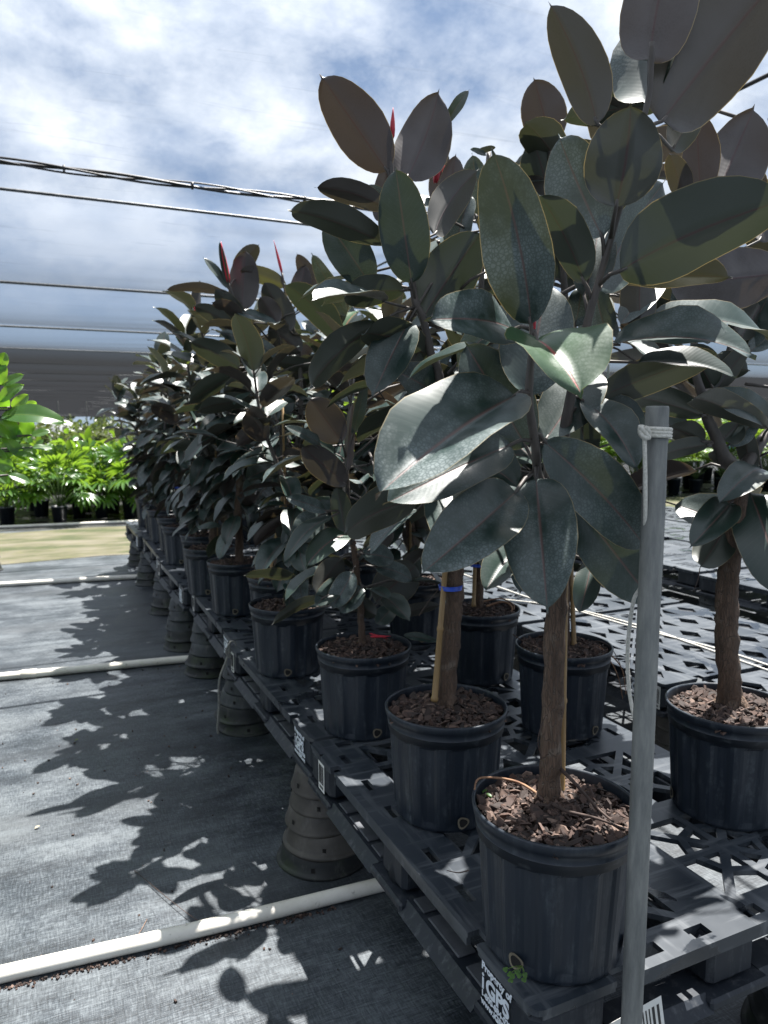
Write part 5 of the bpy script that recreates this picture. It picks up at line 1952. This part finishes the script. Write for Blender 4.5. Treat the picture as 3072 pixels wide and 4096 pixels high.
# ------------------------------------------------------------------ green ficus across the aisle at the left edge
def green_ficus(name, x, y, seed, spec, Y0, label):
    g = np.random.default_rng(seed)
    origin = np.array([x, y, DECK])
    root = empty(name, origin, 0, label, 'potted plant', 'green ficus across the aisle')
    pot_parts(root, seed)
    w, sm, fo = MB(), MB(), MB()
    trunk_tube(w, [origin + np.array([0, 0, .23]), origin + np.array([.02, 0, .6]), origin + np.array([.03, .01, 1.3])], [.018, .016, .010], 12, g)
    lines = [[origin + np.array([.01, 0, .4]), origin + np.array([.03, .01, 1.3])]]
    for sp in spec:
        px_leaf(fo, sm, sp, Y0, None)
        b = at(sp[0], sp[1], Y0 + sp[5].get('db', 0))
        c = origin + np.array([.03, 0, max(.5, min(1.25, b[2] - DECK - .08))])
        sm.tube(smooth_pts([c, (b + c) / 2 + np.array([0, 0, .02]), b], 4), .0035, 6)
    for k in range(60):
        a = g.random() * 6.283
        z = .45 + 1.0 * g.random()
        el = R(g.normal(10, 25))
        d = np.array([math.cos(a) * math.cos(el), math.sin(a) * math.cos(el), math.sin(el)])
        c = origin + np.array([.02, 0, z])
        b = c + d * (.08 + .16 * g.random())
        L = .15 + .06 * g.random()
        add_leaf(fo, b, b + nrm(d + np.array([0, 0, -.2])) * L, np.array([0, 0, 1.]) + g.normal(0, .4, 3), L * .29, .3, .07, 0, 0, g.random(), 0, False, .08, g.random() * 6)
        sm.tube([c, b], [.004, .0025], 5)
    w.build('trunk', M['bark'], root, origin=origin)
    sm.build('branches', M['stem'], root, origin=origin)
    fo.build('foliage', M['ficus'], root, origin=origin, attr='leaf')
    return root


F_SPEC = [
    (3, 900, 145, 914, 40, dict(a=40, f=.25, bd=.14, r=.5, dt=-.05)), (-8, 905, 39, 948, 44, dict(a=20, f=.25, bd=.1, r=.4)),
    (60, 903, 57, 948, 32, dict(s=-1, a=0, f=.2, r=.3)), (68, 940, 110, 931, 16, dict(a=40, f=.2, r=.9)),
    (28, 974, 82, 976, 28, dict(a=25, f=.25, bd=.08, r=.9)), (70, 966, 115, 970, 12, dict(a=50, f=.2, r=.8)),
    (0, 868, 52, 831, 26, dict(a=30, f=.3, bd=.08, r=.5)), (3, 832, 52, 809, 20, dict(a=30, f=.3, r=.6)),
    (-10, 832, 4, 778, 34, dict(a=10, f=.3, r=.4)), (-5, 800, 12, 760, 26, dict(a=10, f=.3, r=.6)), (26, 880, 62, 852, 24, dict(s=1, a=10, f=.25, r=.8)),
    (46, 884, 80, 868, 20, dict(s=-1, a=10, f=.2, r=.2, k=.3)), (-14, 1022, 22, 1044, 24, dict(a=30, f=.2, r=.5)),
    (18, 1026, 68, 1044, 18, dict(a=40, f=.2, r=.3)), (-10, 960, 24, 990, 30, dict(a=20, f=.3, r=.2)), (20, 925, 45, 950, 26, dict(a=10, f=.2, r=.2)),
    (-10, 1000, 30, 1010, 30, dict(a=10, f=.2, r=.1)), (5, 940, 60, 995, 26, dict(a=10, f=.2, r=.1)), (-10, 880, 20, 860, 30, dict(s=-1, a=10, f=.2, r=.1)),
]
green_ficus('green_ficus', -.66, 2.75, 4, F_SPEC, 2.75, 'bright green broad-leaved ficus reaching in at the left edge')
green_ficus('green_ficus', -.86, 3.6, 6, [], 3.6, 'green ficus behind the bright one at the left edge, mostly out of view')

# ------------------------------------------------------------------ plants beyond the sandy path
def palm_pot(root, r_=.12, h=.27):
    mb = MB()
    mb.lathe([(0, 0), (0, r_ * .82), (h * .9, r_), (h * .9, r_ * 1.05), (h, r_ * 1.05), (h, r_ * .96), (h * .9, r_ * .92), (h * .9, 0)], 28)
    return link('pot', mb.mesh('pot', M['pot']), root)


def fan_palm_mesh(seed, H=1.0, nf=17, fanr=.25, kindc=0.0):
    g = np.random.default_rng(seed)
    mb, sm = MB(), MB()
    for i in range(nf):
        a = i * 2.4 + g.normal(0, .2)
        f = i / nf
        el = R(84 - 58 * f + g.normal(0, 6))
        L = H * (.50 + .28 * g.random()) * (1 - .25 * f)
        d = np.array([math.cos(a) * math.cos(el), math.sin(a) * math.cos(el), math.sin(el)])
        base = np.array([0, 0, .26])
        hub = base + d * L + np.array([0, 0, -.04 * f])
        sm.tube([base, base + d * L * .5 + np.array([0, 0, .03]), hub], [.006, .005, .004], 5)
        fwd = nrm(d + np.array([0, 0, -.25 - .7 * f]))
        sd = nrm(np.cross(fwd, np.array([0, 0, 1.0]) + g.normal(0, .2, 3)))
        up = np.cross(sd, fwd)
        nl = 13
        for k in range(nl):
            q = (k / (nl - 1) - .5) * R(215)
            dr = fwd * math.cos(q) + sd * math.sin(q)
            LL = fanr * (1 - .25 * abs(k / (nl - 1) - .5) * 2) * (.9 + .2 * g.random())
            tip = hub + dr * LL + np.array([0, 0, -LL * (.16 + .25 * g.random())]) + up * .02 * math.cos(q * 3)
            add_leaf(mb, hub + dr * .01, tip, up + g.normal(0, .15, 3), LL * .105, .45, .10, 0, 0, g.random(), kindc, False)
    return mb.mesh('foliage', M['palm'], 'leaf'), sm.mesh('stalks', M['ficus_stem'])


def feather_palm_mesh(seed, H=1.7, nf=12, dry=False):
    g = np.random.default_rng(seed)
    mb, sm = MB(), MB()
    for i in range(nf):
        a = i * 2.4 + g.normal(0, .3)
        f = i / nf
        el = R(84 - 40 * f + g.normal(0, 5))
        L = H * (.8 + .25 * g.random()) * (1 - .2 * f)
        d0 = np.array([math.cos(a) * math.cos(el), math.sin(a) * math.cos(el), math.sin(el)])
        out = np.array([math.cos(a), math.sin(a), 0])
        pts = [np.array([0, 0, .26]) + d0 * L * t + (out * .28 - np.array([0, 0, .30])) * L * t ** 3 for t in np.linspace(0, 1, 9)]
        sm.tube(pts, [.007 * (1 - .75 * k / 8) for k in range(9)], 5)
        sd = nrm(np.cross(out, np.array([0, 0, 1.0])))
        for k in range(20):
            t = .38 + .62 * k / 19
            x = t * 8
            j = min(7, int(x))
            c = pts[j] + (pts[j + 1] - pts[j]) * (x - j)
            tg = nrm(pts[j + 1] - pts[j])
            for s_ in (-1, 1):
                LL = (.30 if not dry else .22) * (1 - .55 * abs(t - .62) / .4) * (.85 + .3 * g.random())
                dr = nrm(sd * s_ + tg * .75 + np.array([0, 0, -.25]))
                add_leaf(mb, c, c + dr * LL + np.array([0, 0, -.05 * LL]), np.cross(sd, tg) * -1 + g.normal(0, .2, 3), LL * .062, .4, .08, 0, 0, g.random(), 0, False)
    return mb.mesh('foliage', M['drypalm' if dry else 'palm'], 'leaf'), sm.mesh('stalks', M['ficus_stem'])


def bush_mesh(seed, H=.9, n=420, dry=False, L0=.10):
    g = np.random.default_rng(seed)
    mb, sm = MB(), MB()
    lobes = [np.array([g.normal(0, .16), g.normal(0, .16), H * (.45 + .4 * g.random())]) for _ in range(9)]
    for lb_ in lobes:
        sm.tube([np.array([0, 0, .2]), lb_ * .6 + np.array([0, 0, .05]), lb_], [.008, .006, .003], 5)
    for i in range(n):
        c = lobes[i % 9] + g.normal(0, .12, 3)
        c[2] = max(.2, c[2])
        d = nrm(np.array([c[0], c[1], .10 + .25 * g.random()]) + g.normal(0, .25, 3))
        L = L0 * (.7 + .6 * g.random())
        add_leaf(mb, c, c + d * L, np.array([0, 0, 1.]) + g.normal(0, .5, 3), L * .27, .3, .05, 0, 0, g.random(), 0, False)
    return mb.mesh('foliage', M['drypalm' if dry else 'palm'], 'leaf'), sm.mesh('stalks', M['ficus_stem'])


M['ficus_stem'] = simple('green_stalk', (.05, .10, .025), (.09, .14, .04), 20, .5)
KINDS = {}


def garden(kind, meshes, x, y, label, cat, group, sc=1.0):
    if kind not in KINDS:
        root = empty(kind, (x, y, .006), rng.random() * 6, label, cat, group)
        palm_pot(root)
        link('stalks', meshes[1], root)
        link('foliage', meshes[0], root)
        root.scale = (sc,) * 3
        KINDS[kind] = {}
        KINDS[kind][id(meshes)] = root
        return root
    if id(meshes) not in KINDS[kind]:
        root = empty(kind, (x, y, .006), rng.random() * 6, label, cat, group)
        palm_pot(root)
        link('stalks', meshes[1], root)
        link('foliage', meshes[0], root)
        root.scale = (sc,) * 3
        KINDS[kind][id(meshes)] = root
        return root
    return dup(KINDS[kind][id(meshes)], (x, y, .006), rng.random() * 6, label, group, sc)


FANS = [fan_palm_mesh(1, 1.05, 17, .34), fan_palm_mesh(2, .95, 17, .30), fan_palm_mesh(3, 1.1, 18, .36)]
FEATH = [feather_palm_mesh(5, 1.75, 15), feather_palm_mesh(6, 1.95, 15)]
DRY = [feather_palm_mesh(8, 1.2, 18, True), bush_mesh(9, 1.15, 420, True, .10)]
BUSH = [bush_mesh(11, .95, 300, False, .16), bush_mesh(12, 1.05, 300, False, .18)]
FR = [(-.64, 12.8), (-.16, 13.6), (.11, 12.6), (.42, 13.4), (.76, 13.05), (1.2, 12.9), (1.65, 12.9), (2.1, 12.8), (1.0, 13.8), (1.55, 13.9)]
FLAB = ['fan palm at the left edge beyond the path, leaves hanging low', 'fan palm standing behind the front pair at left', 'dark-potted fan palm alone in front beyond the path, upright leaves', 'fan palm between and behind the two front fan palms', 'spreading fan palm in front with one fan drooping over its pot', 'fan palm right of the spreading one, half behind the rubber plants', 'fan palm hidden behind the end of the aisle row', 'fan palm further behind the end of the aisle row', 'fan palm in the second row behind the spreading one', 'fan palm in the second row behind the rubber plants']
for i, (x, y) in enumerate(FR):
    garden('fan_palm', FANS[i % 3], x, y, FLAB[i], 'palm', 'fan palms beyond the sandy path', .92 + .16 * rng.random())
g = np.random.default_rng(77)
for (ya, xa, xb, st) in ((14.6, -1.4, 3.0, .62), (16.0, -1.6, 3.2, .66)):
    x = xa
    while x < xb:
        garden('leafy_bush', BUSH[int(g.random() * 2)], x + g.normal(0, .08), ya + g.normal(0, .15), 'bright green leafy bush behind the fan palms at left', 'bush', 'leafy bushes behind the fan palms', 1.0 + .25 * g.random())
        x += st
for (ya, xa, xb, st) in ((18.5, -2.0, 3.6, .75), (20.5, -2.0, 4.0, .8), (23.5, -2.4, 4.6, .9), (27.5, -2.8, 5.2, 1.0)):
    x = xa
    while x < xb:
        k = int(g.random() * 2)
        garden('olive_palm' if k == 0 else 'olive_bush', DRY[k], x + g.normal(0, .1), ya + g.normal(0, .2), 'olive feathery palm far behind the bushes at left' if k == 0 else 'hazy olive bush far behind the fan palms at left', 'palm' if k == 0 else 'bush', 'olive plants far at left', 1.15 + .35 * g.random())
        x += st
for (ya, xa, xb, st) in ((12.3, 3.0, 16.5, .62), (13.4, 4.5, 17.5, .7), (15.0, 5.0, 20, .8)):
    x = xa
    while x < xb:
        garden('feather_palm', FEATH[int(g.random() * 2)], x + g.normal(0, .08), ya + g.normal(0, .12), 'tall bright green feather palm in a black pot beyond the path at right', 'palm', 'feather palms beyond the path at right', (1.12 if ya < 13 else 1.34) + .15 * g.random())
        x += st
mb = MB()
mb.tube([np.array([8.95, 11.6, 0]), np.array([9.0, 11.6, 2.3])], .02, 8)
tag(mb.build('bamboo_pole', M['bamboo']), 'pale bamboo pole standing in front of the right-hand palms', 'pole')

# far edge: trees and a white tunnel beyond the shade roof
def far_tree(seed, x, y, H, label, group):
    g = np.random.default_rng(seed)
    root = empty('tree', (x, y, 0), 0, label, 'tree', group)
    w, fo = MB(), MB()
    trunk_tube(w, [np.array([0, 0, 0]), np.array([g.normal(0, .2), 0, H * .4]), np.array([g.normal(0, .3), g.normal(0, .3), H * .75])], [.22, .16, .06], 8, g)
    for k in range(5):
        a = g.random() * 6.28
        w.tube([np.array([0, 0, H * (.3 + .08 * k)]), np.array([math.cos(a) * H * .2, math.sin(a) * H * .2, H * (.5 + .08 * k)])], [.07, .02], 6)
    cl = [np.array([g.normal(0, H * .17), g.normal(0, H * .17), H * (.42 + .5 * g.random())]) for _ in range(14)]
    for i in range(420):
        c = cl[i % 14] + g.normal(0, H * .075, 3)
        L = .45 + .4 * g.random()
        add_leaf(fo, c, c + nrm(g.normal(0, 1, 3) + np.array([0, 0, -.2])) * L, np.array([0, 0, 1.]) + g.normal(0, .6, 3), L * .3, .3, .05, 0, 0, g.random(), 0, False)
    w.build('trunk', M['bark'], root)
    fo.build('crown', M['drypalm'], root, attr='leaf')
    return root


protoT = [far_tree(1, -12, 124, 7.5, 'distant tree beyond the far edge of the shade roof', 'distant trees beyond the roof'), far_tree(2, 2, 128, 6.5, 'distant tree beyond the far edge of the shade roof', 'distant trees beyond the roof')]
for i, (x, y) in enumerate([(-4.5, 132), (8, 124), (15, 130), (25, 126), (36, 132), (48, 126), (60, 130), (74, 124), (88, 132), (104, 126), (120, 132)]):
    dup(protoT[i % 2], (x, y, 0), i * 1.3, None, None, .8 + .4 * rng.random())
tn = empty('greenhouse_tunnel', (1.6, 96, 0), 0, 'white plastic tunnel greenhouse far away in the bright gap under the roof edge', 'greenhouse')
mb = MB()
vs, fs = [], []
for j, y in enumerate((0, 9)):
    for k in range(17):
        a = math.pi * k / 16
        vs.append((2.4 * math.cos(a), y, 2.5 * math.sin(a)))
for k in range(16):
    fs.append((k, k + 1, 18 + k, 17 + k))
fs.append(tuple(range(16, -1, -1)))
mb.add(vs, fs, True)
mb.build('cover', simple('tunnel_plastic', (.55, .58, .60), (.70, .72, .73), 3, .5), tn)
for y in (-.02, 3, 6, 9):
    mb = MB()
    mb.tube([np.array([2.43 * math.cos(math.pi * k / 16), y, 2.53 * math.sin(math.pi * k / 16)]) for k in range(17)], .03, 6)
    mb.build('hoop', M['wire'], tn)
